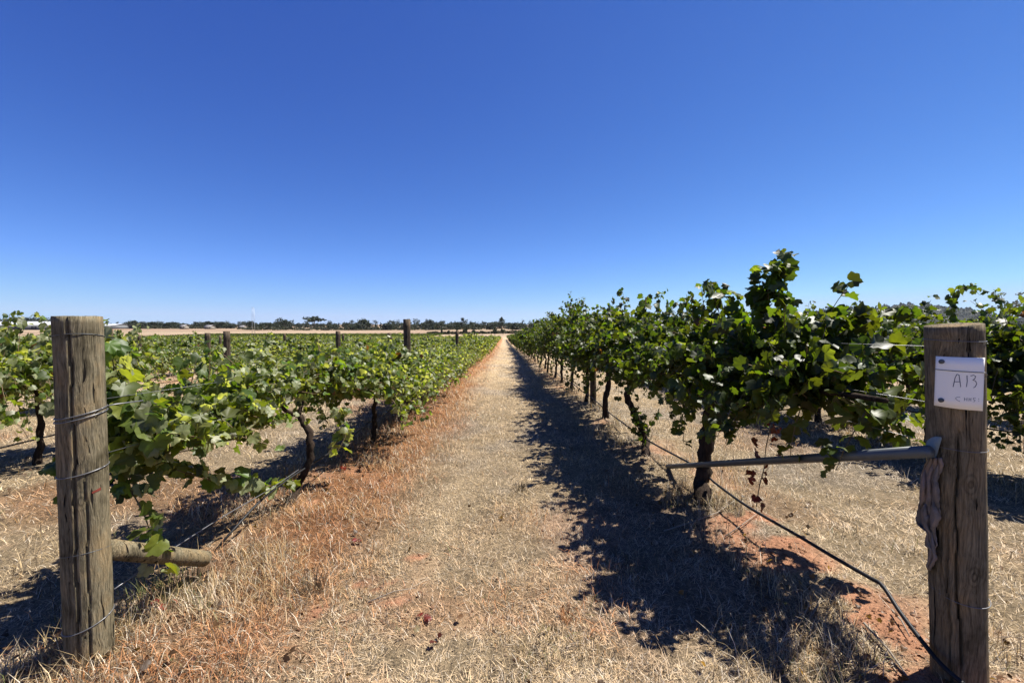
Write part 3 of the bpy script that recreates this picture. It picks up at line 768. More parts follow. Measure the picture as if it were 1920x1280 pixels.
# left end post
YL = 1.80
gL = on_ground(170, 1268); 
tL = at(146.5, 593, YL); bL = at(170, 1262, YL); bL = Vector((bL.x, YL, gz(bL.x, YL)))
rootL = thing('end_post', bL, 'weathered round timber end post left of the path, with wire loops and red paint mark', 'post', 'end posts')
lb, lt = Vector((0, 0, 0)), tL-bL
RL = .0765
camL = math.atan2(-bL.y, -bL.x)           # direction from the post to the camera
obj('post_timber', post_mesh('post_timber', lb, lt, RL*1.03, RL, M_postL, [(camL-.38, .10, 1.0, .022, .04), (camL+.05, .0, .62, .012, .03), (camL+.62, .6, .97, .006, .02), (camL-.7, .2, .9, .005, .03)], 3), rootL)
def f_at(py, base, top, px, Y): return (at(px, py, Y).z-base.z)/(top.z-base.z)
for (py, dz, n, rw) in ((772, .018, 2, .0022), (880, .014, 1, .0022), (1160, .022, 1, .0024)):
    b = MB()
    for k in range(n):
        ff = f_at(py+k*7, bL, tL, 150, YL)
        b.tube(ring_pts(lb, lt, ff, RL*1.035+k*.001, (dz*math.cos(camL+1.6), dz*math.sin(camL+1.6)), 40), rw, 6)
    if n == 2:
        e = Vector(lb).lerp(lt, f_at(770, bL, tL, 150, YL)); b.tube([e+Vector((.065, .03, .012)), e+Vector((.085, .06, .016)), e+Vector((.12, .16, .014))], .003, 6)
    obj('wire_loop', b.mesh('wire_loop', M_wire, True), rootL)
# shallow groove rings, drawn as thin dark tubes in place of the shaded cuts
for py in (632, 1031):
    b = MB(); b.tube(ring_pts(lb, lt, f_at(py, bL, tL, 150, YL), RL*1.012, (.01, -.012), 40), .0011, 5); obj('tie_wire_or_groove', b.mesh('tie_wire_or_groove', M_nail, True), rootL)
# red paint mark
b = MB(); f0 = f_at(917, bL, tL, 150, YL); c = Vector(lb).lerp(lt, f0); pts = []
for i in range(7):
    a = camL+.28+i*.065; pts.append((c.x+math.cos(a)*RL*1.03, c.y+math.sin(a)*RL*1.03, c.z+i*.0015))
Vp = []
for i, p in enumerate(pts): Vp += [(p[0], p[1], p[2]-.004-.0006*i), (p[0], p[1], p[2]+.004)]
b.add(Vp, [(2*i, 2*i+2, 2*i+3, 2*i+1) for i in range(6)]); obj('paint_mark', b.mesh('paint_mark', M_redpaint), rootL)

# right end post
YR = 1.63
tR = at(1788, 609, YR); bR = at(1799, 1300, YR); bR = Vector((bR.x, YR, gz(bR.x, YR)))
rootR = thing('end_post', bR, 'thick brown round timber end post right of the path, carrying the A13 board', 'post', 'end posts')
lt2 = tR-bR; RR = .084
camR = math.atan2(-bR.y, -bR.x)
obj('post_timber', post_mesh('post_timber', lb, lt2, RR*.985, RR, M_postR, [(camR+.10, .12, .74, .026, .10), (camR-.25, .0, .50, .012, .05), (camR+.55, .7, 1.0, .010, .02), (camR-.55, .3, .75, .006, .03)], 8, tilt=(.10, .02)), rootR)
for (py, dz, rw) in ((637, .004, .0014), (834, .004, .0012), (1108, .012, .0016)):
    b = MB(); b.tube(ring_pts(lb, lt2, f_at(py, bR, tR, 1790, YR), RR*1.03, (0, dz), 40), rw, 6); obj('wire_loop', b.mesh('wire_loop', M_wire, True), rootR)

# ------------------------------------------------------------------ the board
c0 = at(1805, 714, YR-.02); sgn = thing('sign_board', (bR.x, bR.y, c0.z), 'white plastic board handwritten A13 nailed to the right end post', 'sign')
off = Vector(bR).lerp(tR, (c0.z-bR.z)/(tR.z-bR.z))-Vector((bR.x, bR.y, c0.z)); off.z = 0
SW, SH = .137, .190
RS = RR*1.06
def S(u, v, lift=0):
    """u 0..1 left to right, v 0..1 bottom to top"""
    a0 = camR-.60
    # walk along the bent sheet: starts tangent on the left, leaves the post on the right
    l = (u)*SW; ang = min(l/(RS), 1.20); rest = l-ang*RS
    a = a0+ang; r = RS+lift
    x = math.cos(a)*r-math.sin(a)*rest; y = math.sin(a)*r+math.cos(a)*rest
    return Vector((off.x+x, off.y+y, (v-.5)*SH-.006*u*(1-v)))
def sheet(lift, th, u0=0, u1=1, v0=0, v1=1, nu=20, nv=6):
    b = MB(); Vt = []
    for s in (0, 1):
        for i in range(nu+1):
            for j in range(nv+1):
                Vt.append(tuple(S(u0+(u1-u0)*i/nu, v0+(v1-v0)*j/nv, lift+s*th)))
    w = nv+1; N = (nu+1)*w; Qs = []
    for i in range(nu):
        for j in range(nv):
            q = (i*w+j, (i+1)*w+j, (i+1)*w+j+1, i*w+j+1); Qs.append(tuple(N+m for m in q)); Qs.append(q[::-1])
    for i in range(nu): Qs += [(i*w, N+i*w, N+(i+1)*w, (i+1)*w)[::-1], (i*w+nv, (i+1)*w+nv, N+(i+1)*w+nv, N+i*w+nv)[::-1]]
    for j in range(nv): Qs += [(j, j+1, N+j+1, N+j)[::-1], (nu*w+j, N+nu*w+j, N+nu*w+j+1, nu*w+j+1)[::-1]]
    b.add(Vt, Qs); return b
obj('board', sheet(0, .002).mesh('board', M_paint, True), sgn)
def stroke(b, pts, w=.0016):
    P = []
    for (a, c), (d, e) in zip(pts, pts[1:]):
        for k in range(5): P.append(S(a+(d-a)*k/5, c+(e-c)*k/5, .0022))
    P.append(S(pts[-1][0], pts[-1][1], .0022)); b.tube(P, w*.6, 5)
glyphs = {
 'A': [[(.38, .42), (.41, .60), (.44, .67), (.48, .66), (.50, .55), (.52, .43)], [(.40, .52), (.51, .53)]],
 '1': [[(.63, .66), (.64, .55), (.63, .44)]],
 '3': [[(.70, .65), (.76, .67), (.81, .65), (.79, .60), (.75, .575), (.81, .56), (.84, .51), (.81, .45), (.77, .43)]],
 'lower': [[(.52, .235), (.46, .225), (.43, .20), (.47, .165), (.52, .15)], [(.60, .235), (.60, .17)], [(.65, .235), (.65, .17)], [(.60, .20), (.65, .20)], [(.69, .235), (.69, .17)], [(.73, .235), (.73, .17)], [(.69, .205), (.73, .205)],
           [(.83, .235), (.78, .235), (.78, .205), (.82, .20), (.81, .17), (.77, .165)], [(.90, .235), (.90, .21)], [(.90, .19), (.905, .175)]]}
for k, st in glyphs.items():
    b = MB()
    for s_ in st: stroke(b, s_, .0019 if k != 'lower' else .0011)
    obj('lettering', b.mesh('lettering', M_ink, True), sgn)
for (u, v) in ((.14, .90), (.16, .13)):
    b = MB(); p = S(u, v, .003); n = Vector((math.cos(camR-.45), math.sin(camR-.45), 0)); b.tube([p-n*.004, p+n*.003], .0085, 14); obj('nail_head', b.mesh('nail_head', M_nail), sgn)
b = MB(); b.tube([S(u/20, .735-.012*u/20, .0035) for u in range(21)]+[S(1.02, .72, .006), S(1.05, .68, .004), S(1.04, .60, -.004), S(1.0, .58, -.012)], .0016, 6)
obj('tie_wire_or_groove', b.mesh('tie_wire_or_groove', M_wire, True), sgn)

# ------------------------------------------------------------------ grey brace pipe
pa = at(1742, 846, YR-.03); pb = on_ground(1252, 878)+Vector((0, 0, .02))
pp = thing('brace_pipe', pb, 'grey metal pipe bracing the right end post, sloping down to the ground', 'pipe')
b = MB(); b.tube(local([pb, pb.lerp(pa, .25), pb.lerp(pa, .5), pb.lerp(pa, .75), pa], pp), .0235, 16); obj('tube', b.mesh('tube', M_pipe, True), pp)
d = (pa-pb).normalized(); e = pa-pb
# flattened end folded over the face of the post
def on_post(px, py, lift):
    d = ray(px, py); a_ = d.x**2+d.y**2; cx, cy = bR.x, YR; b_ = d.x*cx+d.y*cy; rr = RR+lift
    for _ in range(3):
        b_ = d.x*cx+d.y*cy; D_ = b_*b_-a_*(cx*cx+cy*cy-rr*rr); t = (b_-math.sqrt(max(0, D_)))/a_
        f_ = (CAMZ+d.z*t-bR.z)/(tR.z-bR.z); c_ = bR.lerp(tR, f_); cx, cy = c_.x, c_.y
    return Vector((0, 0, CAMZ))+d*t
b = MB(); cols_ = []
for k, (l_, r_) in enumerate((((1733, 846), (1740, 872)), ((1738, 826), (1752, 869)), ((1746, 820), (1757, 852)), ((1754, 818), (1761, 838)), ((1765, 819), (1766, 822)))):
    for (x_, y_) in (l_, r_):
        for lf in (.006, .016): cols_.append(tuple(on_post(x_, y_, lf)-pb))
Qs = [(0, 1, 3, 2), (16, 18, 19, 17)]
for k in range(4):
    o_ = k*4; Qs += [(o_+1, o_+5, o_+7, o_+3), (o_, o_+2, o_+6, o_+4), (o_, o_+4, o_+5, o_+1), (o_+2, o_+3, o_+7, o_+6)]
b.add(cols_, Qs)
obj('flattened_end', b.mesh('flattened_end', M_cap), pp)

# ------------------------------------------------------------------ rag
def cloth_mat():
    t = NT('rag_cloth'); v = t.coord(); f = t.noise(v, 14, 4); w = t.noise(v, 400, 2)
    col = t.mix(t.ramp(f, [(.35, (.13, .115, .10)), (.5, (.22, .185, .16)), (.68, (.27, .20, .17))]), (.75, .75, .75), w, 'MULTIPLY')
    return t.done(t.bsdf(col, .95, t.bump(w, .3, .002), .1))
rows = [(858, 1741, 1764), (872, 1732, 1768), (885, 1729, 1764), (900, 1728, 1759), (930, 1725, 1761), (955, 1720, 1763), (972, 1716, 1765), (980, 1718, 1760), (990, 1727, 1755), (996, 1737, 1754), (1012, 1735, 1757), (1022, 1736, 1758), (1030, 1744, 1753), (1045, 1742, 1758), (1060, 1738, 1748), (1068, 1740, 1745)]
rt_ = on_post(1750, 862, .02); rag = thing('rag', rt_, 'dirty pinkish brown rag hanging where the pipe meets the right end post', 'rag')
rg = np.random.default_rng(9); ncol = 44; Vt = []; nrow = 60
rp = np.array(rows, float)
for i in range(nrow+1):
    yy = 858+(1068-858)*i/nrow
    x0 = np.interp(yy, rp[:, 0], rp[:, 1]); x1 = np.interp(yy, rp[:, 0], rp[:, 2])
    for j in range(ncol+1):
        u = j/ncol
        q_ = u*(3.2-.006*(yy-858))+.25*fbm(np.array([yy*.02]), np.array([2.]), 6)[0]; dep = .018*(abs((q_ % 1)*2-1)-.5)+(fbm(np.array([u*5+yy*.012]), np.array([yy*.05]), 4)[0]-.5)*.022+.010*math.sin((yy-818)*.05)
        p = on_post(x0+(x1-x0)*u+1.2*math.sin(yy*.5)*(u-.5), yy+5*(fbm(np.array([u*5.]), np.array([1.]), 4)[0]-.5), .012+.9*abs(dep))
        Vt.append(tuple(p-rt_))
w = ncol+1; Qs = [(i*w+j, i*w+j+1, (i+1)*w+j+1, (i+1)*w+j) for i in range(nrow) for j in range(ncol)]
b = MB(); b.add(Vt, Qs); ro = obj('cloth', b.mesh('cloth', cloth_mat(), True), rag)
sm = ro.modifiers.new('thickness', 'SOLIDIFY'); sm.thickness = .003

# ------------------------------------------------------------------ low timber brace of the left post
a0 = at(205, 1030, YL+.08); a1 = at(384, 1047, 2.42)
lg = thing('brace_log', a1, 'short round timber log braced against the foot of the left end post', 'log')
b = MB(); rgl = np.random.default_rng(4)
pts = [Vector(a0).lerp(a1, t) for t in np.linspace(0, 1, 9)]
pts.append(a1+(a1-a0).normalized()*.012)
b.tube(local(pts, lg), [.042]*8+[.040, .030], 20, rough=.02, rng=rgl); obj('log_timber', b.mesh('log_timber', M_postL, True), lg)

# ------------------------------------------------------------------ intermediate posts
mid = []
def mid_post(x, y, h, r, label, seed, mat=None):
    root = thing('trellis_post', (x, y, gz(x, y)), label, 'post', 'intermediate trellis posts')
    lean = Vector((random.Random(seed).uniform(-.02, .02), 0, h))
    obj('post_timber', post_mesh('post_timber', (0, 0, 0), lean, r*1.02, r, mat or M_postM, [(camL, .0, .95, .01, .05)], seed, 28, 14), root)
    return root
def px_x(px, Y): return at(px, 640, Y).x
mid_post(px_x(765, 7.74), 7.74, 1.69, .062, 'tall round trellis post standing out of the left row, closest to the path', 31)
mid_post(px_x(635, 13.5), 13.5, 1.62, .07, 'brown round trellis post in the second row left, middle of the three tall ones', 32)
mid_post(px_x(425, 8.0), 8.0, 1.53, .055, 'dark leaning trellis post rising from the gap in the second left row', 33)
for i, (px, X0, h, r, lab) in enumerate(((204, -8.6, 1.62, .075, 'short dark post just right of the left end post top'), (262, -12.1, 1.5, .05, 'small thin post in the left rows, between the end post and the dark post'),
        (389, -8.65, 1.55, .07, 'dark post just left of the dark leaning trellis post'), (414, -12.1, 1.5, .05, 'thin grey post tight beside the dark leaning trellis post'), (534, -12.1, 1.62, .07, 'small dark post halfway between the two nearer left posts'),
        (500, -15.6, 1.5, .05, 'tiny post left of the small dark halfway post'), (643, -8.6, 1.55, .06, 'thin post half hidden behind the brown trellis post'), (695, -12.1, 1.5, .06, 'tiny pale post right of the brown trellis post'),
        (730, -5.2, 1.62, .08, 'dark post left of the tall post closest to the path'), (803, -5.2, 1.55, .05, 'thin post right of the tall post closest to the path'), (857, -1.75, 1.6, .06, 'small dark post in the left row beyond the tall post'),
        (734, -7.6, 1.45, .04, 'thin post touching the right side of the dark far post'))):
    Y = X0*F/(px-945); x_ = px_x(px, Y); mid_post(x_, Y, h, r, lab, 40+i, M_postR if 'pale' in lab or 'grey' in lab else None)
mid_post(1.76, 8.4, 1.5, .06, 'straight trellis post among the trunks of the right row', 60)
mid_post(5.19, 4.05, 1.5, .06, 'trellis post in the second row right of the path', 61)

# ------------------------------------------------------------------ wires and irrigation hoses
def line_thing(name, pts, r, mat, label, cat, group=None, seg=6):
    p0 = Vector(pts[0]); b = MB(); b.tube([Vector(p)-p0 for p in pts], r, seg)
    o = obj(name, b.mesh(name, mat, True)); o.location = p0; return tag(o, label, cat, group)
def sag_line(x, y0, y1, h, amp=.03, step=1.84, jx=.01, seed=0):
    rg = random.Random(seed); out = []; y = y0; i = 0
    while y < y1:
        f = ((y-y0)/step) % 1; out.append(Vector((x+rg.uniform(-jx, jx), y, gz(x, y)+h-amp*math.sin(f*PI)+rg.uniform(-.006, .006)))); y += .46*(1+y/20)
    return out
pts = [at(1806, 1282, 1.50), at(1775, 1255, 1.55), at(1745, 1222, 1.62), at(1690, 1150, 1.80), at(1655, 1098, 1.93), at(1630, 1082, 2.0), at(1560, 1042, 2.25), at(1500, 1006, 2.50), at(1400, 948, 3.05), at(1342, 906, 3.52), at(1300, 872, 3.9), at(1210, 822, 5.25), at(1140, 772, 7.1)]
pts = [at(1850, 1330, 1.40)]+pts
line_thing('irrigation_hose', crv(pts, 8)+sag_line(1.70, 8.4, 60, .22, .03), .0095, M_hose, 'black irrigation hose slung along the trunks of the right row', 'hose', 'irrigation hoses')
pts = [at(214, 1104, 1.92), at(338, 1019, 2.30), at(420, 967, 2.66), at(502, 919, 3.14), at(560, 880, 3.6)]
line_thing('trellis_wire', crv(pts, 5), .0032, M_wire, 'low bright wire running from the left end post to the first trunk', 'wire', 'trellis wires')
pts = [on_ground(405, 1032)+Vector((0, 0, .005)), at(440, 990, 2.85), at(505, 924, 3.2), at(590, 866, 3.85), at(640, 836, 4.5)]
line_thing('irrigation_hose', crv(pts, 6)+sag_line(-1.76, 5.6, 60, .27, .03), .008, M_hose, 'black irrigation hose rising out of the grass along the left row', 'hose', 'irrigation hoses')
line_thing('irrigation_hose', sag_line(-5.19, 1.8, 60, .33, .05, seed=3), .009, M_hose, 'black irrigation hose along the second row left of the path', 'hose', 'irrigation hoses')
line_thing('irrigation_hose', sag_line(-8.65, 4, 60, .30, .05, seed=4), .009, M_hose, 'black irrigation hose along the third row left of the path', 'hose', 'irrigation hoses')
line_thing('irrigation_hose', sag_line(5.19, 1.8, 40, .50, .05, seed=5), .009, M_hose, 'black irrigation hose along the second row right of the path', 'hose', 'irrigation hoses')
WL = {1: (1.10, 1.34, .93), -1: (.86, 1.10), 2: (1.10, 1.34), -2: (.86, 1.10), -3: (.86, 1.10)}
for k, hs in WL.items():
    for j, h in enumerate(hs):
        X0 = {1: bR.x, -1: bL.x}.get(k, row_x(k)); y0 = {1: YR+.07, -1: YL+.07}.get(k, 2.2)
        nm = ['lowest', 'upper', 'middle'][j] if k == 1 else ['lower', 'upper'][j]
        if k == 1: nm = {0: 'middle', 1: 'top', 2: 'bottom'}[j]
        line_thing('trellis_wire', [Vector((X0, y, gz(X0, y)+h-.01*math.sin(y))) for y in np.concatenate([np.arange(y0, 12, .9), np.arange(12.5, 62, 4)])], .0011, M_wire, f'{nm} trellis wire of the {SIDE[k]}', 'wire', 'trellis wires', 4)

# ------------------------------------------------------------------ small things on the ground
def tuft(px, py, n, h, col, label, spread=.05, seed=0, cat='grass tuft', name='grass_tuft'):
    rg = np.random.default_rng(seed); g = on_ground(px, py); b = MB()
    for _ in range(n):
        a = rg.uniform(0, 2*PI); rr = spread*math.sqrt(rg.random()); p = Vector((rr*math.cos(a), rr*math.sin(a), -.01)); hh = h*rg.uniform(.5, 1.1)
        o_ = Vector((math.cos(a), math.sin(a), 0))*hh*rg.uniform(.1, .6); w_ = rg.uniform(.0012, .0022); pr_ = Vector((-math.sin(a), math.cos(a), 0))*w_
        m_ = p+o_*.35+Vector((0, 0, hh*.6)); t_ = p+o_+Vector((0, 0, hh))
        b.add([tuple(p-pr_), tuple(p+pr_), tuple(m_+pr_*.8), tuple(m_-pr_*.8), tuple(t_)], [(0, 1, 2, 3)], [(3, 2, 4)], np.array(col)*.68*rg.uniform(.6, 1.3))
    o = obj(name, b.mesh(name, M_grass)); o.location = g; return tag(o, label, cat, 'small grass tufts')
tuft(975, 918, 110, .075, (.16, .125, .08), 'small dark dry tuft alone in the middle of the path', .07, 1)
tuft(590, 1110, 90, .13, (.19, .15, .10), 'dark brown tuft at the left edge of the path, in the foreground', .06, 2)
tuft(1062, 1158, 70, .06, (.50, .24, .10), 'small orange tuft beside the right edge shadow', .04, 3)
tuft(1030, 1190, 70, .05, (.30, .24, .10), 'small olive tuft below the orange tuft', .05, 4)
tuft(555, 900, 120, .18, (.34, .24, .11), 'brown grass clump around the foot of the first left vine', .12, 5)
tuft(285, 1120, 130, .12, (.20, .21, .08), 'greenish grass clump right of the left end post', .13, 6)
tuft(350, 1105, 120, .12, (.30, .27, .10), 'olive grass clump below the timber brace log', .12, 7)
tuft(1000, 1228, 90, .06, (.33, .24, .12), 'brown tuft near the bottom of the path', .07, 8)
def fallen(px, py, col, label, seed, n=3):
    rg = np.random.default_rng(seed); g = on_ground(px, py); pos = rg.normal(0, .018, (n, 3)); pos[:, 2] = .025+rg.random(n)*.015
    Vl, Fl, cl = leaves_arrays(0, pos, rg.normal(0, .5, (n, 3))+np.array((0, 0, 1)), rg.normal(0, 1, (n, 3)), rg.uniform(.016, .026, n), np.array([col]*n)*rg.uniform(.7, 1.2, (n, 1)), rg)
    o = obj('fallen_leaf', mesh_np('fallen_leaf', Vl, [Fl], cl, M_leaf)); o.location = g; return tag(o, label, 'leaf', 'fallen leaves')
fallen(672, 1022, (.17, .02, .016), 'crumpled crimson leaf lying at the left side of the path', 1)
fallen(803, 1168, (.15, .03, .02), 'crumpled red leaf lying mid path in the foreground', 2)
fallen(305, 1140, (.24, .035, .02), 'dark red leaf caught in the grass beside the left end post', 3, 4)
fallen(643, 882, (.22, .035, .02), 'withered red leaves in the rusty grass right of the first left trunk', 4, 7)
fallen(820, 1205, (.10, .03, .02), 'dark brown leaf curled on the path near the bottom', 5, 2)
fallen(1020, 1198, (.26, .22, .12), 'pale yellow leaf lying on the straw, right foreground', 6, 1)
fallen(780, 1190, (.30, .26, .17), 'pale cream leaf lying beside the crumpled red leaf', 7, 1)
def stick(p, r, label, seed, br=()):
    P = [on_ground(*q)+Vector((0, 0, .02+.012*(i % 2))) for i, q in enumerate(p)]
    root = thing('fallen_twig', P[0], label, 'twig', 'fallen twigs'); b = MB(); b.tube(local(P, root), np.linspace(r, r*.5, len(P)), 6); obj('stem', b.mesh('stem', M_twig, True), root)
    for q in br:
        Q_ = [on_ground(*z)+Vector((0, 0, .03)) for z in q]; b = MB(); b.tube(local(Q_, root), r*.5, 5); obj('side_twig', b.mesh('side_twig', M_twig, True), root)
M_twig = simple('dry_twig', (.22, .185, .145), .85)
stick([(1245, 1000), (1300, 985), (1345, 965), (1378, 945)], .006, 'long dry twig lying in shade by the first right trunk', 1, [[(1300, 985), (1290, 1005)]])
stick([(1360, 1010), (1400, 985), (1425, 962)], .004, 'thin dry twig on the red soil below the hose', 2)
stick([(1505, 1190), (1530, 1150), (1540, 1125)], .005, 'pale forked twig in the right foreground grass', 3, [[(1520, 1160), (1512, 1130)]])
stick([(1620, 1175), (1665, 1230), (1700, 1275)], .006, 'curved dry runner across the red soil in front of the right post', 4)
stick([(690, 1135), (740, 1118), (780, 1108)], .003, 'thin dry stalk lying across the path soil patch', 5)
stick([(1672, 1150), (1690, 1175), (1705, 1200)], .005, 'short dark twig between the hose and the right end post', 6)

# ------------------------------------------------------------------ the far background
def tree_parts(H, Wd, seed, nf, fs, col, kind='round'):
    rg = np.random.default_rng(seed); cl = []
    nc = {'round': 10, 'airy': 30}.get(kind, 8)
    for i in range(nc):
        a = rg.uniform(0, 2*PI); rr = Wd*.5*math.sqrt(rg.random())*.75
        zc = H*(rg.uniform(.42, .82) if kind == 'round' else rg.uniform(.66, .86))
        if kind == 'tall': zc = H*rg.uniform(.3, .9); rr *= .5
        if kind == 'airy': zc = H*rg.uniform(.55, .95); rr *= 1.3
        cl.append((rr*math.cos(a), rr*math.sin(a), zc, Wd*(rg.uniform(.17, .28) if kind != 'airy' else rg.uniform(.07, .13)), H*({'umbrella': rg.uniform(.11, .17), 'airy': rg.uniform(.03, .06)}.get(kind, rg.uniform(.12, .2)))))
    per = nf//nc; P = []; C = []
    for (cx, cy, cz, rw, rh) in cl:
        d = nrm(rg.normal(size=(per, 3)))*(rg.random((per, 1))**.45); P.append(np.array((cx, cy, cz))+d*np.array((rw, rw, rh)))
        C.append(np.array(col)*rg.uniform(.55, 1.45, (per, 1))*rg.uniform(.8, 1.2))
    P = np.concatenate(P); C = np.concatenate(C); n = len(P)
    return P, rg.normal(size=(n, 3))+np.array((0, 0, .3)), rg.normal(size=(n, 3)), rg.uniform(.6, 1.3, n)*fs, C, cl, rg
def gum_tree(px, py, D, H, Wd, label, seed, col=(.034, .044, .028), kind='round', group='trees along the horizon', name='gum_tree', cat='tree', base=None):
    d = ray(px, py); x = d.x/d.y*D; z = gz(x, D)
    root = thing(name, (x, D, z), label, cat, group)
    P, N_, T_, S_, C, cl, rg = tree_parts(H, Wd, seed, 900 if kind == 'airy' else 520, (Wd*.045+.12)*(.55 if kind == 'airy' else 1), col, kind)
    Vl, Fl, cl_ = leaves_arrays(2, P, N_, T_, S_, C, rg); obj('crown', mesh_np('crown', Vl, [Fl], cl_, M_tree), root)
    b = MB(); b.tube([(0, 0, -.3), (.1, 0, H*.25), (0, .1, H*.5), (0, 0, H*.7)], [H*.035, H*.028, H*.02, H*.01], 7)
    for c in cl[:5]: b.tube([(0, 0, H*.28), (c[0]*.5, c[1]*.5, (H*.28+c[2])*.55), (c[0], c[1], c[2])], [H*.016, H*.01, H*.004], 5)
    obj('trunk', b.mesh('trunk', M_tbark, True), root); return root
for i, (px, H, Wd, kind, lab) in enumerate(((252, 10, 12, 'round', 'dense dark tree at the left end of the horizon line'), (290, 8, 14, 'round', 'low broad tree second along the horizon line'), (318, 7.5, 12, 'round', 'low rounded tree left of the pale farmhouse'),
        (392, 9, 13, 'round', 'double rounded tree above the dark leaning post'), (413, 8.5, 10, 'round', 'dark tree just right of the double rounded tree'), (471, 9.5, 11, 'round', 'rounded tree behind the thin twin mast'), (502, 7, 14, 'round', 'low tree right of the thin twin mast'),
        (534, 12.5, 15, 'round', 'tall broad tree above the small halfway post'), (590, 14, 22, 'umbrella', 'flat topped spreading gum tree standing in front of the tree line'), (684, 12.5, 17, 'round', 'domed dark tree right of the flat topped gum'),
        (805, 12, 11, 'round', 'bushy tree rising just right of the tallest left post'), (866, 12.5, 8, 'tall', 'narrow tree standing above the far wood'), (940, 12.5, 9, 'tall', 'narrow pale trunked tree near the vanishing point'))):
    gum_tree(px, 610, 480 if px < 640 else 440, H*(1.0 if px < 640 else .98), Wd*(.95 if px < 640 else .85), lab, 500+i, kind=kind)
gum_tree(1893, 600, 180, 20.5, 13, 'sparse feathery gum tree showing above the vines at the right edge', 540, (.085, .088, .075), 'airy')
# woods: mass behind
rg = np.random.default_rng(88); PP, NN, TT, SS, CC = [], [], [], [], []; tb = MB()
for i in range(1300):
    px = rg.uniform(-500, 2500); D = rg.uniform(690, 1100)
    left = px < 520
    if left and rg.random() < .75: D = rg.uniform(490, 560)
    if not left and rg.random() < .8: D = rg.uniform(400, 520) if px > 620 else rg.uniform(500, 600)
    H = (rg.uniform(7, 12)*(D/850)*(1.15 if left else 1.6) if D > 610 else rg.uniform(6.5, 9.5)*(1.9 if px < 130 else 1)*(.85 if 130 < px < 640 else 1)); Wd = rg.uniform(9, 17)
    d = ray(px, 610); x = d.x/d.y*D
    if D < 600: Wd *= .7
    P, N_, T_, S_, C, cl, r2 = tree_parts(H, Wd, 1000+i, 130, Wd*.075, (.032, .041, .028))
    P[:, 2] = P[:, 2]-.12*H
    lo = rg.random(len(P)) < .45; P[lo, 2] = rg.random(lo.sum())*H*.6
    PP.append(P+np.array((x, D, gz(x, D)))); NN.append(N_); TT.append(T_); SS.append(S_); CC.append(C)
    tb.tube([(x, D, gz(x, D)-.5), (x, D, gz(x, D)+H*.6)], .25, 4, caps=False)
for i in range(700):   # undergrowth along the foot of the wood
    px = rg.uniform(-500, 2500); D = rg.uniform(655, 690); d = ray(px, 610); x = d.x/d.y*D
    if 560 < px < 640: continue
    D -= 255 if px > 640 else 190
    if 180 < px < 240 or px < 160: continue
    P, N_, T_, S_, C, cl, r2 = tree_parts(rg.uniform(2.5, 4.5), rg.uniform(8, 20), 3000+i, 70, .9, (.045, .048, .03))
    P[:, 2] = P[:, 2]*.9-.8
    PP.append(P+np.array((x, D, gz(x, D)))); NN.append(N_); TT.append(T_); SS.append(S_); CC.append(C)
Vl, Fl, cl_ = leaves_arrays(2, np.concatenate(PP), np.concatenate(NN), np.concatenate(TT), np.concatenate(SS), np.concatenate(CC), rg)
o = tag(obj('far_wood', mesh_np('far_wood', Vl, [Fl], cl_, M_tree)), 'continuous dark wood along the horizon beyond the paddocks', 'wood', kind='stuff')
to = obj('trunk', tb.mesh('trunk', M_tbark), o); to['kind'] = 'stuff'

# shrubs and windbreak past the end of the rows
for i, (px, H, Wd) in enumerate(((828, 3.6, 2.2), (842, 2.4, 2.4), (857, 3.8, 2.2), (872, 3.4, 2.4), (888, 2.6, 3.0), (905, 2.3, 2.6), (928, 4.0, 3.6), (943, 3.2, 2.4))):
    gum_tree(px, 620, 262, H*1.15, Wd*1.2, f'small dark shrub past the far end of the left rows, {ORD[i]} from the left', 560+i, (.035, .045, .025), 'tall' if i % 2 == 0 else 'round', 'shrubs past the far end of the rows', 'shrub', 'shrub')
rg = np.random.default_rng(90); n = 5200; t = rg.random(n); A = np.array((-48., 268.)); B_ = np.array((95., 330.))
P = np.zeros((n, 3)); P[:, 0] = A[0]+(B_[0]-A[0])*t; P[:, 1] = A[1]+(B_[1]-A[1])*t+rg.normal(0, 1.0, n); P[:, 2] = ground_z(P[:, 0], P[:, 1])+rg.random(n)*(1.2+1.0*vnoise(P[:, 0]*.35, P[:, 0]*0, 5))
Vl, Fl, cl_ = leaves_arrays(2, P, rg.normal(size=(n, 3)), rg.normal(size=(n, 3)), rg.uniform(.3, .6, n), np.array((.036, .042, .024))*rg.uniform(.5, 1.4, (n, 1)), rg)
tag(obj('hedge', mesh_np('hedge', Vl, [Fl], cl_, M_tree)), 'low dark hedge crossing beyond the far end of the path', 'hedge')

# hills
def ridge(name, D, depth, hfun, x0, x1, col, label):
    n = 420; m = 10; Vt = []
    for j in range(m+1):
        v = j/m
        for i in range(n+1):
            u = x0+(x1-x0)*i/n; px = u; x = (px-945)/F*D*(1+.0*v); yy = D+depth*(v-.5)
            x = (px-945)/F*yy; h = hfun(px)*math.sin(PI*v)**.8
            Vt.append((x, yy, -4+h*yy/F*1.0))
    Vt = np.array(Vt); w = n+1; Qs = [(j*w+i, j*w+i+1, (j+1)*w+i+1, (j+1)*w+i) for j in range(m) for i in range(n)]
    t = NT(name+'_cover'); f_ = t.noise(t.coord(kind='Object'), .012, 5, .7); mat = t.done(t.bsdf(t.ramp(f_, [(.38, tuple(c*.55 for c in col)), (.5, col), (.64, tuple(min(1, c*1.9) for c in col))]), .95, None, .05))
    o = obj(name, mesh_np(name, Vt, [np.array(Qs)], None, mat, True)); tag(o, label, 'hill', kind='structure')
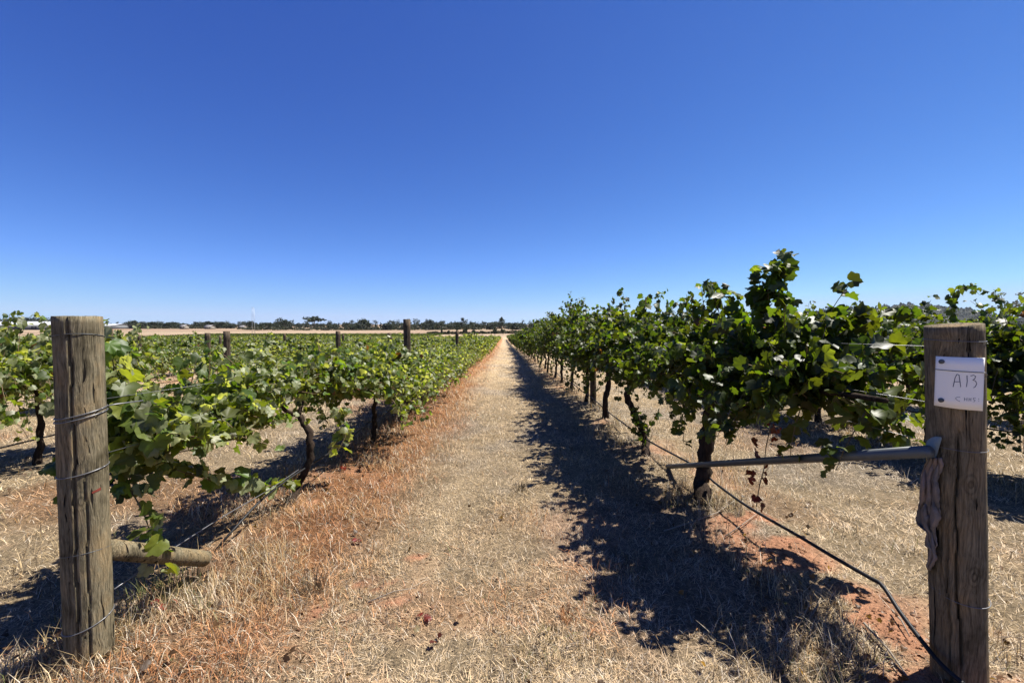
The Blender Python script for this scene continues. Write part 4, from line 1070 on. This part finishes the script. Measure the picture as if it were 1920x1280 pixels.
def h1(px):
    return 2+29*math.exp(-((px-1700)/120)**2)+14*math.exp(-((px-1560)/60)**2)+12*math.exp(-((px-1820)/60)**2)+10*math.exp(-((px-2050)/150)**2)+6*vnoise(np.array([px/17.]), np.array([1.]), 3)[0]+4.5*vnoise(np.array([px/5.]), np.array([1.]), 8)[0]+3*vnoise(np.array([px/2.4]), np.array([1.]), 9)[0]
def h2(px): return 6+9*math.exp(-((px-1190)/70)**2)+14*math.exp(-((px-1850)/90)**2)+4*vnoise(np.array([px/40.]), np.array([3.]), 6)[0]
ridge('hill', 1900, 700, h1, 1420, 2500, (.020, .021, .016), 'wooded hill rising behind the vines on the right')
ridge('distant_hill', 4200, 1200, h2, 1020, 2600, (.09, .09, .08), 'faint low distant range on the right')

rg = np.random.default_rng(66); n = 16000; px = rg.uniform(1430, 2450, n); v = rg.uniform(.12, .62, n); yy = 1900+700*(v-.5); xx = (px-945)/F*yy
hh = np.array([h1(p) for p in px])*np.sin(PI*v)**.8; P = np.stack([xx, yy, -4+hh*yy/F+rg.uniform(0, 6, n)], -1)
clump = vnoise(xx/26, yy/26, 12) > .38; P = P[clump]; n = len(P)
Vl, Fl, cl_ = leaves_arrays(2, P, rg.normal(size=(n, 3)), rg.normal(size=(n, 3)), rg.uniform(1.6, 4, n), np.array((.008, .013, .012))*rg.uniform(.5, 1.5, (n, 1)), rg)
tag(obj('hill_wood', mesh_np('hill_wood', Vl, [Fl], cl_, M_tree)), 'scrubby wood covering the hill at the right', 'wood', kind='stuff')

# buildings
M_roof = simple('white_roof', (.40, .41, .42), .4, .4, 0, .05, .3); M_wall = simple('grey_wall', (.13, .135, .14), .8, .2, 0, .2, .5); M_dark = simple('dark_opening', (.04, .04, .045), .8)
M_cream = simple('cream_wall', (.20, .18, .15), .8, .2, 0, .1, .5); M_rroof = simple('tin_roof', (.18, .17, .165), .5, .4, 0, .15, .5)
def building(px0, px1, D, hw, hr, depth, label, wall, roof, ndoor, name='shed', cat='shed'):
    xa = ray(px0, 610); xb = ray(px1, 610); x0 = xa.x/xa.y*D; x1 = xb.x/xb.y*D; cx = (x0+x1)/2; L_ = (x1-x0)/2; z = min(gz(x0, D), gz(x1, D))-.2
    root = thing(name, (cx, D, z), label, cat)
    b = MB(); b.box((0, 0, hw/2), (L_, depth/2, hw/2)); b.add([(-L_, -depth/2, hw), (-L_, depth/2, hw), (-L_, 0, hw+hr-.06), (L_, -depth/2, hw), (L_, depth/2, hw), (L_, 0, hw+hr-.06)], (), [(0, 2, 1), (3, 4, 5)]); obj('wall', b.mesh('wall', wall), root)
    b = MB(); e = .5
    for s_ in (-1, 1):
        y0, y1 = s_*(depth/2+e), 0
        Vt = [(-L_-e, y0, hw-.1), (L_+e, y0, hw-.1), (L_+e, y1, hw+hr), (-L_-e, y1, hw+hr)]; Vt += [(a, c, d_+.15) for a, c, d_ in Vt]
        b.add(Vt, [(0, 1, 2, 3), (7, 6, 5, 4), (0, 4, 5, 1), (1, 5, 6, 2), (3, 2, 6, 7), (0, 3, 7, 4)])
    obj('roof', b.mesh('roof', roof), root)
    for i in range(ndoor):
        b = MB(); xx = -L_+(i+.5)*2*L_/ndoor; b.box((xx, -depth/2-.02, hw*.36), (L_/ndoor*.32, .06, hw*.36)); obj('door' if i % 2 == 0 else 'window', b.mesh('door', M_dark), root)
building(-120, 150, 430, 4.6, 3.4, 40, 'long low white roofed shed behind the left end post', M_wall, M_roof, 9)
building(182, 230, 470, 3.8, 1.8, 26, 'smaller white roofed shed right of the left end post', M_wall, M_roof, 2)
building(342, 350, 455, 3, 1.8, 7, 'pale farmhouse in front of the trees, between the end post and dark post', M_cream, M_rroof, 3, 'farmhouse', 'house')
building(388, 399, 455, 2.6, 1.8, 8, 'cream farmhouse directly above the dark leaning post', M_cream, M_rroof, 3, 'farmhouse', 'house')
building(452, 460, 455, 2.6, 1.4, 8, 'small cream outbuilding left of the thin twin mast', M_cream, M_rroof, 2, 'outbuilding', 'shed')
# twin mast
d_ = ray(475, 610); D = 118; x_ = d_.x/d_.y*D; z_ = gz(x_, D); mt = thing('twin_mast', (x_, D, z_), 'thin grey twin pole mast rising from the left vine rows', 'mast')
M_mast = simple('mast_metal', (.33, .35, .38), .5, .4, .4)
for s_ in (-1, 1):
    b = MB(); b.tube([(s_*.42, 0, 0), (s_*.22, 0, 9.6)], .045, 6); obj('pole', b.mesh('pole', M_mast, True), mt)
for h in (9.5, 7.4): b = MB(); b.tube([(-.3, 0, h), (.3, 0, h)], .035, 5); obj('crossbar', b.mesh('crossbar', M_mast, True), mt)

# ------------------------------------------------------------------ air
hb = MB(); hb.box((0, 4000, 55), (9000, 4600, 75)); me = hb.mesh('haze')
hm = bpy.data.materials.new('haze_air'); hm.use_nodes = True; ht = hm.node_tree; ht.nodes.clear(); ho = ht.nodes.new('ShaderNodeOutputMaterial'); hv = ht.nodes.new('ShaderNodeVolumePrincipled')
hv.inputs['Color'].default_value = (.80, .90, 1, 1); hv.inputs['Density'].default_value = .00003; hv.inputs['Anisotropy'].default_value = .3
ht.links.new(hv.outputs[0], ho.inputs['Volume']); me.materials.append(hm); tag(obj('haze', me), 'thin blue air haze over the far paddocks and hills', 'haze', kind='stuff')
# ------------------------------------------------------------------ light
SUN = Vector((.56, .20, 1.0)).normalized()
sl = bpy.data.lights.new('sun', 'SUN'); so = bpy.data.objects.new('sun', sl); COL.objects.link(so)
sl.energy = 5.0; sl.angle = math.radians(.5); sl.color = (1.0, .95, .87)
so.rotation_euler = SUN.to_track_quat('Z', 'Y').to_euler(); so.location = (5, 2, 20)
w = bpy.data.worlds.new('World'); SC.world = w; w.use_nodes = True; nt = w.node_tree; nt.nodes.clear()
out = nt.nodes.new('ShaderNodeOutputWorld'); bg = nt.nodes.new('ShaderNodeBackground'); sky = nt.nodes.new('ShaderNodeTexSky')
sky.sky_type = 'NISHITA'; sky.sun_disc = False; sky.sun_elevation = math.asin(SUN.z); sky.sun_rotation = math.atan2(SUN.x, SUN.y)
sky.altitude = 200; sky.air_density = 1.0; sky.dust_density = 0; sky.ozone_density = 1.0
EXPO = 1.2; BGS = .07
sep = nt.nodes.new('ShaderNodeSeparateColor'); cmb = nt.nodes.new('ShaderNodeCombineColor'); nt.links.new(sky.outputs[0], sep.inputs[0])
for ch, gm, gn in ((0, 1.33, 1.09), (1, 1.26, 1.42), (2, .742, 2.37)):      # clear deep blue air: contrast of each channel
    m1 = nt.nodes.new('ShaderNodeMath'); m1.operation = 'POWER'; nt.links.new(sep.outputs[ch], m1.inputs[0]); m1.inputs[1].default_value = gm
    if ch == 2:
        m1.inputs[1].default_value = .231; mr = nt.nodes.new('ShaderNodeMath'); mr.operation = 'POWER'; nt.links.new(sep.outputs[0], mr.inputs[0]); mr.inputs[1].default_value = .511
        mm = nt.nodes.new('ShaderNodeMath'); mm.operation = 'MULTIPLY'; nt.links.new(m1.outputs[0], mm.inputs[0]); nt.links.new(mr.outputs[0], mm.inputs[1]); m1 = mm
    m2 = nt.nodes.new('ShaderNodeMath'); m2.operation = 'MULTIPLY'; nt.links.new(m1.outputs[0], m2.inputs[0]); m2.inputs[1].default_value = gn*BGS**(gm-1)/2**EXPO
    m3 = nt.nodes.new('ShaderNodeMath'); m3.operation = 'MINIMUM'; nt.links.new(m2.outputs[0], m3.inputs[0]); m3.inputs[1].default_value = (.50, .72, .99)[ch]/BGS/2**EXPO   # soft aureole
    nt.links.new(m3.outputs[0], cmb.inputs[ch])
nt.links.new(cmb.outputs[0], bg.inputs[0]); nt.links.new(bg.outputs[0], out.inputs[0]); bg.inputs[1].default_value = BGS
SC.view_settings.view_transform = 'Standard'; SC.view_settings.look = 'None'; SC.view_settings.exposure = EXPO; SC.view_settings.gamma = 1
SC.cycles.max_bounces = 6; SC.cycles.diffuse_bounces = 3; SC.cycles.transmission_bounces = 4
